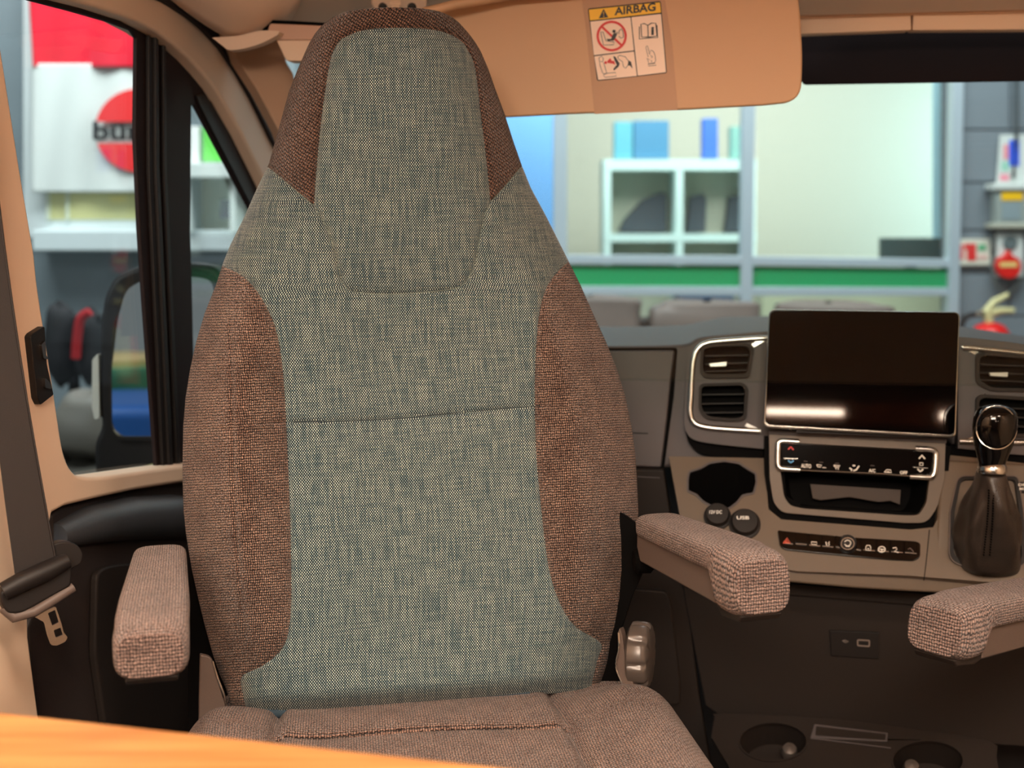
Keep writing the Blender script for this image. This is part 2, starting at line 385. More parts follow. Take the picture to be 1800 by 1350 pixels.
sb = plate('door_seal', side, band_hi[::-1]+seal_hi[::-1], -.02, .030, RUB, None, bevel=.003)
tag(sb, 'black rubber door seal curving between beige frame trim and headliner', 'seal')
plate('headliner_side', side, seal_hi[:9]+[(404, -420), (150, -620), (-420, -700), (-420, -260)], -.03, .02, TANHEAD, None, kind='structure')
# upper cab corner: headliner side bolster and A pillar trim
apil = Pl(450, 200, 2.02, (.55, -1, 0))
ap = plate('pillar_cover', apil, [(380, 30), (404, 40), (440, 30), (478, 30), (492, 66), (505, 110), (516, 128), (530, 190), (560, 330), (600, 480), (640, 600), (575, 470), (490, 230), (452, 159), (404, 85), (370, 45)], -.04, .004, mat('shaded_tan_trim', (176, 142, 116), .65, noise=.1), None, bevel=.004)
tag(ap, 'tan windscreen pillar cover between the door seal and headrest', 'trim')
corner = []
for t in np.linspace(0, 1, 14):
    # ridge from (404,85) to (490,55): fairing curling up to the headliner
    px = 300+195*t; y_top = -60; y_bot = 0+78*math.sin(min(1, t*1.25)*math.pi/2)-(14*max(0, t-.7)/.3)
    row = []
    for s in np.linspace(0, 1, 10):
        py = y_top+(y_bot-y_top)*s; d = 1.98-.18*(1-t)-.05*math.sin(s*math.pi)
        row.append(P(px+(1-s)*70, py, d))
    corner.append(row)
V = [v for r in corner for v in r]; n_ = 10
F = [(i*n_+j, i*n_+j+1, (i+1)*n_+j+1, (i+1)*n_+j) for i in range(13) for j in range(9)]
co_ = mesh('headliner_corner', V, F, TANHEAD, kind='structure', fixn=False)
so = co_.modifiers.new('s', 'SOLIDIFY'); so.thickness = .012; so.offset = -1
pc = Pl(520, 70, 1.90, dn(0))
wc = empty('visor_pivot_housing', 'small pinkish tan visor pivot housing left of the headrest top', 'housing')
plate('gap_line', pc, spl([(461, 52), (466, 42), (474, 36), (500, 36), (540, 38), (640, 44)], 4)+[(640, 50), (540, 44), (480, 42), (466, 56)], -.02, -.004, VOID, wc)
plate('upper_block', pc, rnd([(474, 41), (600, 46), (600, 70), (486, 70), (468, 60)], 3), -.03, .006, mat('pinkish_tan', (206, 168, 146), .6), wc, bevel=.003)
plate('lower_block', pc, rnd([(485, 69), (600, 69), (600, 107), (503, 107)], 4), -.03, .001, TAN, wc, bevel=.003)
lip = spl([(400, 84), (430, 80), (460, 70), (486, 54), (489, 60), (480, 66), (455, 78), (425, 87), (402, 88)], 4)
tag(plate('trim_lip', Pl(450, 70, 1.88, dn(0)), spl([(372, 66), (420, 62), (455, 54), (488, 54), (489, 60), (480, 66), (455, 78), (425, 86), (402, 88), (390, 80)], 4), -.02, .0, TANHEAD, None, bevel=.002), 'thin tan lip of the headliner fairing above the pillar cover', 'trim')
# little side sliver of windscreen
# ------------------------------------------------------------------ seat belt
belt = empty('seat_belt', 'dark brown seat belt webbing with black guide and hanging steel tongue, far left', 'seat belt')
bp_ = Pl(60, 900, 1.27, (.75, -1, .1))
strip_l = [(-175, -200), (-108, 200), (-52, 500), (-8, 760), (12, 905), (30, 1035)]; strip_r = [(-78, -200), (-22, 200), (14, 480), (47, 700), (82, 900), (98, 985)]
sl = spl(strip_l, 6); sr = spl(strip_r, 6)
plate('webbing', bp_, sl+sr[::-1], -.0015, 0, BELT, belt)
tube('webbing_edge', [bp_.pt(x, y, .0003) for x, y in sr], .0012, BELT, belt, n=6)
tube('guide_bar', [bp_.pt(6, 1040, .010), bp_.pt(40, 1022, .012), bp_.pt(80, 1004, .012), bp_.pt(118, 985, .010)], [.010, .011, .011, .009], BLK, belt, n=14)
plate('guide_body', bp_, rnd([(0, 1040), (112, 985), (128, 1000), (126, 1030), (40, 1078), (14, 1080), (2, 1062)], 8), -.012, .008, BLK, belt, bevel=.003)
plate('guide_bracket', bp_, spl([(84, 960), (110, 952), (132, 956), (146, 972), (143, 990), (128, 1000), (120, 1012), (96, 1010), (84, 985)], 4), -.022, -.004, BLK, belt, bevel=.002)
tube('lower_lip', [bp_.pt(6, 1068, .0), bp_.pt(24, 1085, .002), bp_.pt(60, 1075, .004), bp_.pt(100, 1050, .004), bp_.pt(128, 1032, .002)], .006, GREYP, belt, n=10)
plate('tongue', bp_, rnd([(60, 1084), (98, 1066), (108, 1096), (112, 1112), (119, 1120), (115, 1128), (100, 1135), (90, 1134), (84, 1118), (78, 1094)], 3), -.002, .0004, METAL, belt, holes=[rnd([(84, 1078), (97, 1072), (104, 1094), (92, 1100)], 2), rnd([(94, 1108), (107, 1103), (111, 1116), (98, 1121)], 2)])
lt = empty('door_striker', 'black latch plate set in the tan pillar edge', 'latch')
plate('latch_body', side, rnd([(54, 592), (58, 586), (79, 573), (83, 640), (95, 694), (72, 712), (66, 700)], 3), .02, .038, BLK, lt, bevel=.002)
plate('latch_inset', side, rnd([(73, 606), (80, 598), (80, 622), (86, 632), (77, 630)], 2), .036, .041, METAL, lt, label='bright steel catch')
plate('latch_inset', side, rnd([(79, 664), (84, 668), (91, 678), (90, 684), (80, 682)], 2), .036, .041, METAL, lt)

# ------------------------------------------------------------------ windscreen, header, visor
wsn = np.array([-YAW, -.80, -.60]); wspl = Pl(1500, 100, 2.05, (-YAW*.8, -.80, .0))
class Slope(Pl): pass
ws = Pl(1500, 147, 2.02, (-.12, -.72, .69))     # raked glass, lower edge further away
plate('windscreen', ws, [(500, 40), (2700, 5), (2700, 690), (470, 655)], -.006, 0, glass('windscreen_glass', (248, 252, 250)), kind='structure')
tag(plate('blackout_band', ws, rnd([(1350, 40), (1409, 35), (2700, 10), (2700, 128), (1800, 140.5), (1600, 144), (1414, 147), (1409, 141)], [0, 0, 0, 0, 0, 0, 4, 4]), .001, .004, RUB, None), 'wide black band across the top of the windscreen right of the sun visor', 'band')
hp = Pl(1600, 40, 1.93, dn(-4))
hd = empty('header_console', 'two tan header trim blocks with a dark gap above the windscreen', 'trim')
plate('header_block', hp, rnd([(1370, 8), (1400, 8), (1600, 3), (1602, 50), (1600, 53), (1380, 61)], [0, 0, 2, 3, 3, 0]), -.05, .0, TAN, hd, bevel=.003)
plate('header_block', hp, rnd([(1607, 3), (2500, -18), (2500, 48), (1604, 53)], [2, 0, 0, 3]), -.05, .0, TAN, hd, bevel=.003)
plate('header_shelf', hp, rnd([(1370, -30), (2500, -60), (2500, 8), (1606, 26), (1370, 33)], 2), -.06, .010, mat('tan_shelf', (206, 164, 132), .55), hd, bevel=.008)
lampc = spl([(1438, -30), (1446, 2), (1462, 10), (1520, 13), (1600, 12), (1680, 9), (1740, 4), (1762, -2), (1780, -30)], 4)
oc = empty('overhead_lamp_console', 'rounded tan overhead console cut off by the top edge above the windscreen', 'lamp')
plate('console_rim', hp, lampc, .0, .030, TAN, oc, bevel=.006)
plate('console_lens', hp, [(1470, -30), (1480, 0), (1520, 4), (1600, 4), (1680, 2), (1720, -3), (1740, -30)], .028, .034, BLK, oc, bevel=.002)
# sun visor
vp = Pl(1100, 120, 1.80, dn(-3))
vz = empty('sun_visor', 'large tan folded-down sun visor with a yellow and white airbag label', 'sun visor')
vis = rnd([(742, 20), (800, 8), (900, -8), (1400, -30), (1406, 20), (1411, 100), (1408, 178), (1340, 185), (1190, 193), (1000, 200), (885, 206), (742, 205)], [4, 0, 0, 20, 0, 30, 62, 0, 0, 0, 0, 10], 8)
plate('visor_body', vp, vis, -.022, 0, VISOR, vz, bevel=.007, seg=4)
plate('visor_patch', vp, [(1021, -20), (1165, -24), (1182, 80), (1191, 193.5), (1045, 200.5), (1031, 60)], -.001, .0012, VISOR2, vz, label='darker smooth patch across the visor')
tube('hinge_rod', [P(744, 22, 1.79), P(800, 8, 1.79), P(900, -9, 1.79), P(1400, -34, 1.77)], .007, VISOR, vz)
# ceiling fitting right above the headrest
cf = empty('ceiling_hook_plate', 'small tan ceiling fitting with a ribbed peg just above the headrest', 'fitting')
fp = Pl(700, 10, 1.90, (0, -1, -.35))
plate('fitting_plate', fp, rnd([(652, -30), (752, -30), (750, 14), (736, 22), (660, 18), (652, 10)], 6), -.03, .004, TANHEAD, cf, bevel=.003)
for dy, r in ((0, 8), (5, 9.5), (10, 7), (15, 8)):
    tube('peg_ring', [P(695-r, 2+dy, 1.87), P(695+r, 3+dy, 1.87)], .0026, TAN, cf, n=10)
lathe('screw_cap', P(673, 13, 1.87), (0, -1, -.3), [(.001, .004), (.006, .003), (.007, 0)], BLK, cf); lathe('screw_cap', P(724, 13, 1.87), (0, -1, -.3), [(.001, .004), (.006, .003), (.007, 0)], BLK, cf)

# label on the visor
Z5 = lambda x, y: (850+x/3, y/3)
sm = quad(vp, (1033, 15), (1161.5, 1.5), (1172.5, 128.5), (1049.5, 142.5), .002)
st = plate('airbag_label', vp, rnd([(1033, 15), (1161.5, 1.5), (1172.5, 128.5), (1049.5, 142.5)], 4), .0011, .0018, BLK, vz, label='rectangular airbag warning label with pictograms')
PINK = mat('label_cream', (252, 226, 206), .5); YEL = mat('label_yellow', (250, 196, 20), .5); PRINT = mat('print_black', (24, 20, 20), .5)
cells = [([(1035, 17), (1160, 4), (1162, 22), (1037, 36)], YEL, 'label_heading'), ([(1037.5, 38), (1108.3, 30.5), (1114.3, 88.5), (1044, 97)], PINK, 'label_cell'), ([(1044.5, 99), (1114.5, 90.5), (1119.5, 133.5), (1051.5, 140.5)], PINK, 'label_cell'), ([(1109.8, 30.3), (1162, 24.5), (1170.7, 127), (1121, 133)], PINK, 'label_cell')]
for q, m_, nm in cells: plate(nm, vp, rnd(q, 1.2), .0017, .0022, m_, st)
text('heading_text', 'AIRBAG', PRINT, st, lambda u, v: vp.pt(1080+u*72.5, 27.3-u*8.3*1.0+v*0+(v-1)*14.5+ .0, .0026), 0, 0, 1, 1, bold=.03)
tri = [(1052.5, 32.2), (1061, 15.5), (1069.3, 30.4)]
plate('warning_triangle', vp, rnd(tri, 1), .0022, .0026, PRINT, st)
plate('exclamation_mark', vp, [(1060.2, 20.5), (1061.8, 20.4), (1061.5, 26.5), (1060.9, 26.5)], .0025, .0029, YEL, st)
plate('exclamation_mark', vp, circ(1061.3, 28.7, .9, n=8), .0025, .0029, YEL, st)
strokes('prohibition_ring', vp, [(circ(1075.2, 63.3, 24.6, 24.9, 40), True)], 4.2, .0032, REDP, st)
strokes('prohibition_bar', vp, [[(1057, 46), (1093, 80)]], 4, .0031, REDP, st)
zz = lambda l: [Z5(*q) for q in l]
strokes('child_seat_drawing', vp, [zz([(618, 170), (630, 168), (645, 215), (690, 222), (685, 236), (632, 238), (618, 170)]), zz([(712, 180), (716, 160), (728, 152), (736, 170), (738, 195), (724, 202), (713, 190)])], 1.1, .0036, PRINT, st)
plate('baby_figure', vp, zz([(648, 205), (672, 205), (682, 180), (694, 172), (700, 178), (704, 165), (707, 172), (698, 195), (686, 214), (655, 216)]), .0032, .0036, PRINT, st)
plate('baby_figure', vp, circ(*Z5(688, 165), 3, n=12), .0032, .0036, PRINT, st)
strokes('seat_drawing', vp, [zz([(612, 325), (608, 305), (622, 296), (632, 310), (628, 326), (612, 325), (614, 345), (628, 385), (640, 392), (650, 388), (634, 330)]), zz([(640, 388), (695, 382), (700, 402), (640, 408), (632, 396), (640, 388)]), zz([(706, 300), (718, 292), (748, 300), (766, 325), (762, 345), (748, 360), (738, 352), (732, 325), (712, 312), (706, 300)])], 1.0, .0026, PRINT, st)
plate('red_figure', vp, zz([(652, 322), (668, 306), (676, 320), (690, 322), (694, 342), (682, 336), (666, 334), (654, 332)]), .0022, .0027, REDP, st)
plate('red_figure', vp, circ(*Z5(644, 330), 2.6, n=10), .0022, .0027, REDP, st)
plate('airbag_shape', vp, zz([(684, 296), (694, 298), (718, 335), (712, 352), (688, 372), (684, 364), (702, 342), (690, 316)]), .0022, .0027, PRINT, st)
plate('airbag_shape', vp, zz([(764, 318), (778, 326), (786, 362), (772, 346), (760, 344)]), .0022, .0027, PRINT, st)
strokes('book_drawing', vp, [zz([(822, 140), (822, 206), (868, 200), (918, 198), (914, 132)]), zz([(868, 198), (866, 134), (848, 124), (830, 128), (834, 196), (868, 194)]), zz([(866, 134), (884, 122), (908, 122), (914, 190), (870, 196)])], 1.7, .0026, PRINT, st)
text('info_letter', 'i', PRINT, st, lambda u, v: vp.pt(1144.6+u*5, 47.5+v*14.5-u*.5, .0027), 0, 0, 1, 1, bold=.04)
strokes('hand_drawing', vp, [zz([(868, 300), (856, 248), (862, 240), (868, 252), (876, 288), (882, 264), (890, 268), (896, 272), (904, 290), (908, 320), (900, 332), (872, 336), (862, 306), (876, 316)]), zz([(868, 338), (904, 334), (910, 344), (870, 348), (868, 338)]), zz([(886, 318), (886, 330)]), zz([(880, 292), (892, 300), (884, 306)])], .9, .0026, PRINT, st)

# ================================================================== PASSENGER SEAT
seat = empty('captain_seat', 'swivelled passenger seat in teal dotted and brown woven fabric with integral headrest', 'seat')
LT = np.array([(15, 640), (17, 622), (20, 608), (25, 595), (30, 585), (38, 574), (45, 565), (60, 553), (75, 544), (90, 537), (120, 524), (160, 508), (200, 497), (250, 483), (290, 472), (330, 452), (380, 430), (430, 405), (465, 391), (500, 380), (550, 360), (600, 345), (650, 334), (700, 326), (750, 322), (800, 321), (850, 321), (900, 323), (940, 327), (1000, 337), (1050, 348), (1100, 360), (1150, 374), (1185, 386), (1210, 397), (1262, 412)], float)
RT = np.array([(15, 745), (17, 758), (20, 772), (25, 785), (30, 795), (38, 805), (45, 812), (60, 825), (75, 836), (90, 845), (120, 858), (160, 872), (200, 887), (250, 903), (290, 917), (330, 933), (380, 960), (430, 985), (460, 1000), (500, 1020), (550, 1042), (600, 1065), (650, 1085), (700, 1100), (750, 1110), (800, 1117), (850, 1120), (900, 1122), (940, 1121), (1000, 1115), (1050, 1106), (1100, 1092), (1130, 1080), (1160, 1070), (1205, 1055), (1240, 1048)], float)
def si(y, xs, ys, w=45):
    k = np.linspace(-w, w, 13); g = np.exp(-(k/(w*.5))**2); g /= g.sum()
    return sum(gi*np.interp(y+ki, xs, ys) for ki, gi in zip(k, g))
def shear(y0): return si(y0, [0, 440, 760, 1300], [0, .0, -.056, -.074], 110)
NR, NC = 330, 240
y0 = np.concatenate([13+22*(np.linspace(0, 1, 40)**2), np.linspace(35, 1237, NR-40+1)[1:]])
ph = np.linspace(0, math.pi, NC)
# even spread of X with extra samples near the edges
Xp = -np.sign(np.cos(ph))*np.abs(np.cos(ph))**.72
Xp = .55*Xp+.45*np.linspace(-1, 1, NC)
PX = np.zeros((NR, NC)); PY = np.zeros((NR, NC)); DD = np.zeros((NR, NC))
XS = np.zeros((NR, NC))
def sd(px, py):
    dep = 1.365+.155*(1235-py)/1220
    return dep+.085*(px-730)/600
for i, yy in enumerate(y0):
    k = shear(yy); yl, yr = yy, yy
    for _ in range(4):
        xl = np.interp(yl, LT[:, 0], LT[:, 1]); xr = np.interp(yr, RT[:, 0], RT[:, 1])
        yl = yy+k*(xl-720); yr = yy+k*(xr-720)
    X = Xp; hw = (xr-xl)/2
    if yy < 15: hw = hw*math.sqrt(max(0, (yy-12.99)/2.01))
    PX[i] = (xl+xr)/2+hw*X; PY[i] = yy+k*(PX[i]-720)
    ne = si(yy, [0, 100, 400, 520], [2.2, 2.4, 2.6, 2.7])
    prof = (1-np.abs(X)**ne).clip(0, 1)**(1/ne)
    T = .075*np.interp(yy, [13, 16, 22, 40, 80, 160, 500], [.12, .3, .5, .75, .95, 1, 1.05])*np.interp(yy, [1150, 1225, 1240], [1, .72, .35])
    base = sd(PX[i], PY[i])
    bol = .030*np.exp(-((np.abs(X)-.76)/.17)**2)*si(yy, [440, 620, 1000, 1190], [0, 1, 1, 0])
    dish = .022*np.exp(-(X/.42)**2)*si(yy, [420, 620, 1100, 1235], [0, 1, .6, 0])
    head = .012*np.exp(-(X/.75)**4)*si(yy, [60, 150, 420, 520], [0, 1, 1, 0], 30)
    DD[i] = base+T*(1-prof)-bol+dish-head+.030*max(0, (yy-1196)/41)**2.2
    XS[i] = X
H_ = spl([(600, 68), (640, 53), (700, 49), (765, 53), (805, 68), (822, 88), (835, 120), (845, 200), (856, 290), (862, 355)], 6) + spl([(862, 355), (850, 385), (842, 430), (833, 470), (815, 498), (790, 509), (700, 517), (630, 514), (605, 500), (595, 470), (588, 440), (575, 402), (552, 362)], 5)[1:] + spl([(552, 362), (556, 300), (566, 200), (578, 120), (586, 90), (600, 68)], 5)[1:-1]
WL = spl([(440, 270), (470, 293), (512, 328), (552, 362)], 5); WR = spl([(862, 355), (890, 325), (917, 292), (940, 268)], 5)
BL = spl([(360, 458), (391, 468), (430, 488), (462, 528), (485, 580), (497, 650), (503, 740), (508, 850), (511, 950), (512, 1050), (508, 1105), (495, 1142), (462, 1170), (425, 1190), (428, 1225), (438, 1275)], 5)
BR = spl([(1040, 440), (1000, 460), (970, 490), (952, 530), (943, 600), (940, 700), (943, 800), (952, 900), (965, 1000), (985, 1062), (1012, 1102), (1056, 1131), (1050, 1160), (1038, 1215), (1034, 1260)], 5)
CS = spl([(480, 745), (515, 742), (620, 740), (720, 734), (820, 724), (940, 714), (960, 712)], 5)
STL = spl([(405, 560), (408, 700), (412, 850), (420, 1000), (430, 1120)], 5); STR = spl([(1030, 560), (1046, 700), (1052, 850), (1046, 1000), (1030, 1090)], 5)
def dist(poly, closed=False):
    a = np.array(poly, float); b = np.roll(a, -1, 0)
    if not closed: a, b = a[:-1], b[:-1]
    best = np.full(PX.shape, 1e9); bx = np.zeros(PX.shape); by = np.zeros(PX.shape)
    for p, q in zip(a, b):
        e = q-p; L2 = e@e+1e-9
        t = (((PX-p[0])*e[0]+(PY-p[1])*e[1])/L2).clip(0, 1)
        cx = p[0]+t*e[0]; cy = p[1]+t*e[1]; dd = np.hypot(PX-cx, PY-cy); mk = dd < best
        best[mk] = dd[mk]; bx[mk] = cx[mk]; by[mk] = cy[mk]
    return best, bx, by
def inside(poly, x, y):
    r = np.zeros(x.shape, bool); n = len(poly)
    for i in range(n):
        x1, y1 = poly[i]; x2, y2 = poly[(i+1) % n]
        if y1 == y2: continue
        c = ((y1 > y) != (y2 > y)) & (x < (x2-x1)*(y-y1)/(y2-y1)+x1); r ^= c
    return r
seams = [(H_, True), (WL, False), (WR, False), (BL, False), (BR, False), (CS, False)]
alld = [dist(s, c) for s, c in seams]
stack = np.stack([a[0] for a in alld]); arg = stack.argmin(0)
near = np.take_along_axis(stack, arg[None], 0)[0]
nx = np.take_along_axis(np.stack([a[1] for a in alld]), arg[None], 0)[0]; ny = np.take_along_axis(np.stack([a[2] for a in alld]), arg[None], 0)[0]
DD += .0035*np.exp(-(near/3.2)**2)-.004*(1-np.exp(-(near/22)))*np.interp(1-np.abs(XS), [0, .1], [0, 1])
for s in (STL, STR): DD += .0022*np.exp(-(dist(s)[0]/4)**2)
# faces -> panels
fx = (PX[:-1, :-1]+PX[1:, 1:])/2; fy = (PY[:-1, :-1]+PY[1:, 1:])/2
up = WL[::-1]+[(0, 0)]; 
brow = [(0, -100), (1800, -100), (1800, 200)]+WR[::-1]+[(862, 355), (700, 480), (552, 362)]+WL[::-1]+[(300, 180), (0, 180)]
cls = np.zeros(fx.shape, int)                                  # 0 = upper torso
cls[inside([(0, 745)]+CS+[(1800, 712), (1800, 1400), (0, 1400)], fx, fy)] = 1
cls[inside(brow, fx, fy)] = 3
cls[inside(H_, fx, fy)] = 2
cls[inside([(0, 440)]+BL+[(430, 1400), (0, 1400)], fx, fy)] = 4
cls[inside([(1800, 440)]+BR+[(1040, 1400), (1800, 1400)], fx, fy)] = 5
# snap border vertices to the seam curves
c0 = np.full((NR+1, NC+1), -1); c0[1:-1, 1:-1] = cls
quad4 = np.stack([c0[:-1, :-1], c0[1:, :-1], c0[:-1, 1:], c0[1:, 1:]])
mn = np.where(quad4 < 0, 99, quad4).min(0); mx = quad4.max(0)
bd = (mn != mx) & (mn < 99) & (near < 4.5)
PX[bd] = nx[bd]; PY[bd] = ny[bd]
W3 = PN(PX, PY, DD)
du = np.linalg.norm(np.diff(W3, axis=1), axis=2); U = np.concatenate([np.zeros((NR, 1)), du.cumsum(1)], 1); U -= U[:, NC//2:NC//2+1]
dv = np.linalg.norm(np.diff(W3[:, NC//2], axis=0), axis=1); Vv = np.concatenate([[0], (np.diff(y0)*1.43/FPX*1.04).cumsum()]); VV = -np.repeat(Vv[:, None], NC, 1)
def submesh(name, sel, m, parent, Wg, Ug, Vg, **kw):
    nr, nc = Ug.shape; idx = np.argwhere(sel); quads = np.stack([idx[:, 0]*nc+idx[:, 1], (idx[:, 0]+1)*nc+idx[:, 1], (idx[:, 0]+1)*nc+idx[:, 1]+1, idx[:, 0]*nc+idx[:, 1]+1], 1)
    uq, inv = np.unique(quads, return_inverse=True); inv = inv.reshape(quads.shape)
    co = Wg.reshape(-1, 3)[uq]; me = bpy.data.meshes.new(name); me.from_pydata(co.tolist(), [], inv.tolist())
    ul = me.uv_layers.new(name='UVMap'); uvs = np.stack([Ug.reshape(-1)[uq], Vg.reshape(-1)[uq]], 1)[inv.reshape(-1)]
    ul.data.foreach_set('uv', uvs.astype(np.float32).reshape(-1)); me.update(); me.shade_smooth()
    return link(name, me, m, parent, **kw)
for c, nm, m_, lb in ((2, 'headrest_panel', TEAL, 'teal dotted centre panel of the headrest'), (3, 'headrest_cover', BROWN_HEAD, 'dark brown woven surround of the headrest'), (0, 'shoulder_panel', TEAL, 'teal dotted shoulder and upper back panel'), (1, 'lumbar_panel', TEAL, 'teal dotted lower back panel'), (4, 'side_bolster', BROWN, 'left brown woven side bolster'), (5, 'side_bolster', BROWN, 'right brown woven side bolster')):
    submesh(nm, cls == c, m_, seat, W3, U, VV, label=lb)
# back shell behind
Wb = W3.copy(); prof2 = (1-np.abs(XS)**2.4).clip(0, 1)**(1/2.4)
edgeD = (sd(PX, PY)+.075*np.interp(y0, [13, 16, 22, 40, 80, 160, 500], [.12, .3, .5, .75, .95, 1, 1.05])[:, None]*np.interp(y0, [1150, 1225, 1240], [1, .72, .35])[:, None])
Db = edgeD+.055*prof2*np.interp(y0, [13, 60, 200], [.1, .6, 1])[:, None]
Wb = PN(PX, PY, Db)
submesh('back_shell', np.ones(cls.shape, bool), GREYP, seat, Wb, U, VV, label='grey plastic rear shell of the backrest')
# bottom closing strip + teal hem roll
hem = [P(x, np.interp(x, [430, 720, 1040], [1256, 1236, 1211]), 0+sd(x, 1230)+.030) for x in np.linspace(446, 930, 30)]
tube('hem', hem, .007, mat('teal_hem', (44, 62, 74), .85, noise=.4, nscale=900), seat, n=12)
# stitched seams
SEAM = mat('seam_thread', (112, 124, 116), .8)
def seam_line(pts, name='seam', m_=SEAM, r=.00045):
    out = []
    fl = np.stack([PX.ravel(), PY.ravel()], 1); Dv = DD.ravel()
    for x, y in pts:
        j = ((fl[:, 0]-x)**2+(fl[:, 1]-y)**2).argmin(); out.append(P(x, y, Dv[j]-.0010))
    return tube(name, out, r, m_, seat, n=5)
seam_line(WL[5:]); seam_line(WR[:-5])
seam_line([q for q in H_ if q[1] > 362]); seam_line(CS[5:-4], m_=mat('seam_dark', (40, 50, 56), .9))
# ---------------- cushion
bq = P(735, 1235, 1.40); ya = math.radians(8)
Ls = np.array([math.cos(ya), math.sin(ya), 0]); Fs = np.array([math.sin(ya), -math.cos(ya), 0])
def cush(s, t):
    a = abs(s); R_ = s > 0; ce = .250 if R_ else .225; edge = .330 if R_ else .293
    z = bq[2]+.010
    z += (.036 if R_ else .034)*math.exp(-((a-ce)/(.066 if R_ else .062))**2)*min(1, max(0, (t-.0)/.07))**.5
    z += .012*math.exp(-(s/.16)**2)*math.sin(min(1, max(0, t/.12))*math.pi/2)-.012
    z -= .010*math.exp(-((a-.165)/.007)**2)
    if a < .165: z -= .006*math.exp(-((t-.105-.02*s)/.004)**2); z += .006*(1-math.exp(-abs(t-.105-.02*s)/.02))
    e = min(1, max(0, (edge-a)/.06)); z -= .095*(1-math.sqrt(1-(1-e)**2))
    e = min(1, max(0, (.50-t)/.07)); z -= .08*(1-math.sqrt(1-(1-e)**2))
    return z
nS, nT = 190, 150; ss = np.concatenate([np.linspace(-.293, -.245, 30)[:-1], np.linspace(-.245, .245, nS-58), np.linspace(.245, .330, 30)[1:]]); tt = np.linspace(-.10, .50, nT)
G = np.zeros((nT, nS, 3))
for i, t in enumerate(tt):
    for j, s in enumerate(ss):
        w = 1-.10*max(0, (-.02-t)/.08)-.06*max(0, (t-.3)/.2)
        p = bq+Ls*(s*w)+Fs*t; G[i, j] = (p[0], p[1], cush(s, t))
Us = np.repeat(ss[None], nT, 0); Vt = np.repeat(tt[:, None], nS, 1)
dl = np.linalg.norm(np.diff(G, axis=1), axis=2); Us = np.concatenate([np.zeros((nT, 1)), dl.cumsum(1)], 1); Us -= Us[:, nS//2:nS//2+1]
bol = np.abs((ss[:-1]+ss[1:])/2) > .160; selb = np.repeat(bol[None], nT-1, 0); right = np.repeat(((ss[:-1]+ss[1:])/2 > 0)[None], nT-1, 0)
BROWNC = weave('brown_cushion_fabric', 'basket', .0030, .0038, (30, 21, 18), (186, 150, 132), (116, 84, 72), lo=.3, hi=.95, bump=1.0)
submesh('seat_cushion', ~selb, BROWNC, seat, G, Us, Vt)
submesh('cushion_bolster', selb & right, BROWNC, seat, G, Us, Vt, label='raised right side bolster of the cushion')
submesh('cushion_bolster', selb & ~right, BROWNC, seat, G, Us, Vt)
c_ = bq+Fs*.2; c_[2] = bq[2]-.13
box('cushion_base', c_, (.50, .52, .10), GREYP, seat, ax=Ls, ay=-Fs, bevel=.01)
c_ = bq+Fs*.16; c_[2] = (bq[2]-.18)/2
box('seat_pedestal', c_, (.40, .38, bq[2]-.18), BLK, seat, ax=Ls, ay=-Fs, bevel=.01)
# ---------------- side trims, recline knob
rp = Pl(1105, 1160, 1.40, (-.55, -1, .12))
plate('side_cover', rp, spl([(1089, 1104), (1094, 1120), (1103, 1180), (1124, 1222), (1132, 1250), (1110, 1250), (1096, 1205), (1084, 1175), (1087, 1135), (1086, 1112)], 4), -.012, .0, GREYP, seat, bevel=.002)
tube('cover_edge', [rp.pt(x, y, .001) for x, y in spl([(1087, 1112), (1088, 1140), (1083, 1172), (1095, 1205), (1108, 1250)], 5)], .0012, CHROME, seat, n=6, label='bright metal edge')
kc = P(1113, 1150, 1.43); kax = np.array([.96, -.28, .03])
def scallop(c, ax, R, h, n=120, lobes=8):
    ax = np.array(ax)/np.linalg.norm(ax); s = np.cross(ax, [0, 0, 1.]); s /= np.linalg.norm(s); t = np.cross(ax, s); secs = []
    for f, hh in ((.86, 0), (.98, .003), (1, .007), (1, h-.008), (.97, h-.003), (.88, h), (.2, h+.001)):
        sec_ = []
        for k in range(n):
            A = 2*math.pi*k/n; lob = max(0, math.cos(A*lobes))**3*.09*(1 if hh > .006 else .3)
            r = R*f*(1-lob if f > .5 else 1); sec_.append(c+ax*hh+r*(math.cos(A)*s+math.sin(A)*t))
        secs.append(sec_)
    return secs
loft('recline_knob', scallop(kc-kax*.004, kax, .041, .026), KNOB, seat, label='scalloped silver grey recline hand wheel')
lp_ = Pl(370, 1220, 1.36, (.35, -1, .1))
plate('side_cover', lp_, spl([(352, 1150), (372, 1158), (381, 1188), (392, 1225), (397, 1245), (391, 1290), (380, 1340), (352, 1340), (350, 1230)], 4), -.01, 0, GREYP, seat, bevel=.002)
tube('cover_edge', [lp_.pt(x, y, .001) for x, y in spl([(374, 1162), (383, 1192), (396, 1228), (397, 1252), (391, 1290), (384, 1330)], 5)], .0012, CHROME, seat, n=6)
plate('recliner_bracket', Pl(345, 1100, 1.44, (0, -1, 0)), [(325, 960), (342, 958), (352, 1010), (368, 1110), (392, 1180), (420, 1260), (420, 1330), (330, 1330), (330, 1100)], -.02, 0, VOID, seat, bevel=.002)
plate('recliner_bracket', Pl(1080, 1150, 1.475, (0, -1, 0)), [(1050, 1120), (1090, 900), (1128, 930), (1138, 955), (1134, 1000), (1112, 1050), (1096, 1100), (1092, 1260), (1050, 1260)], -.02, 0, VOID, seat, bevel=.002)
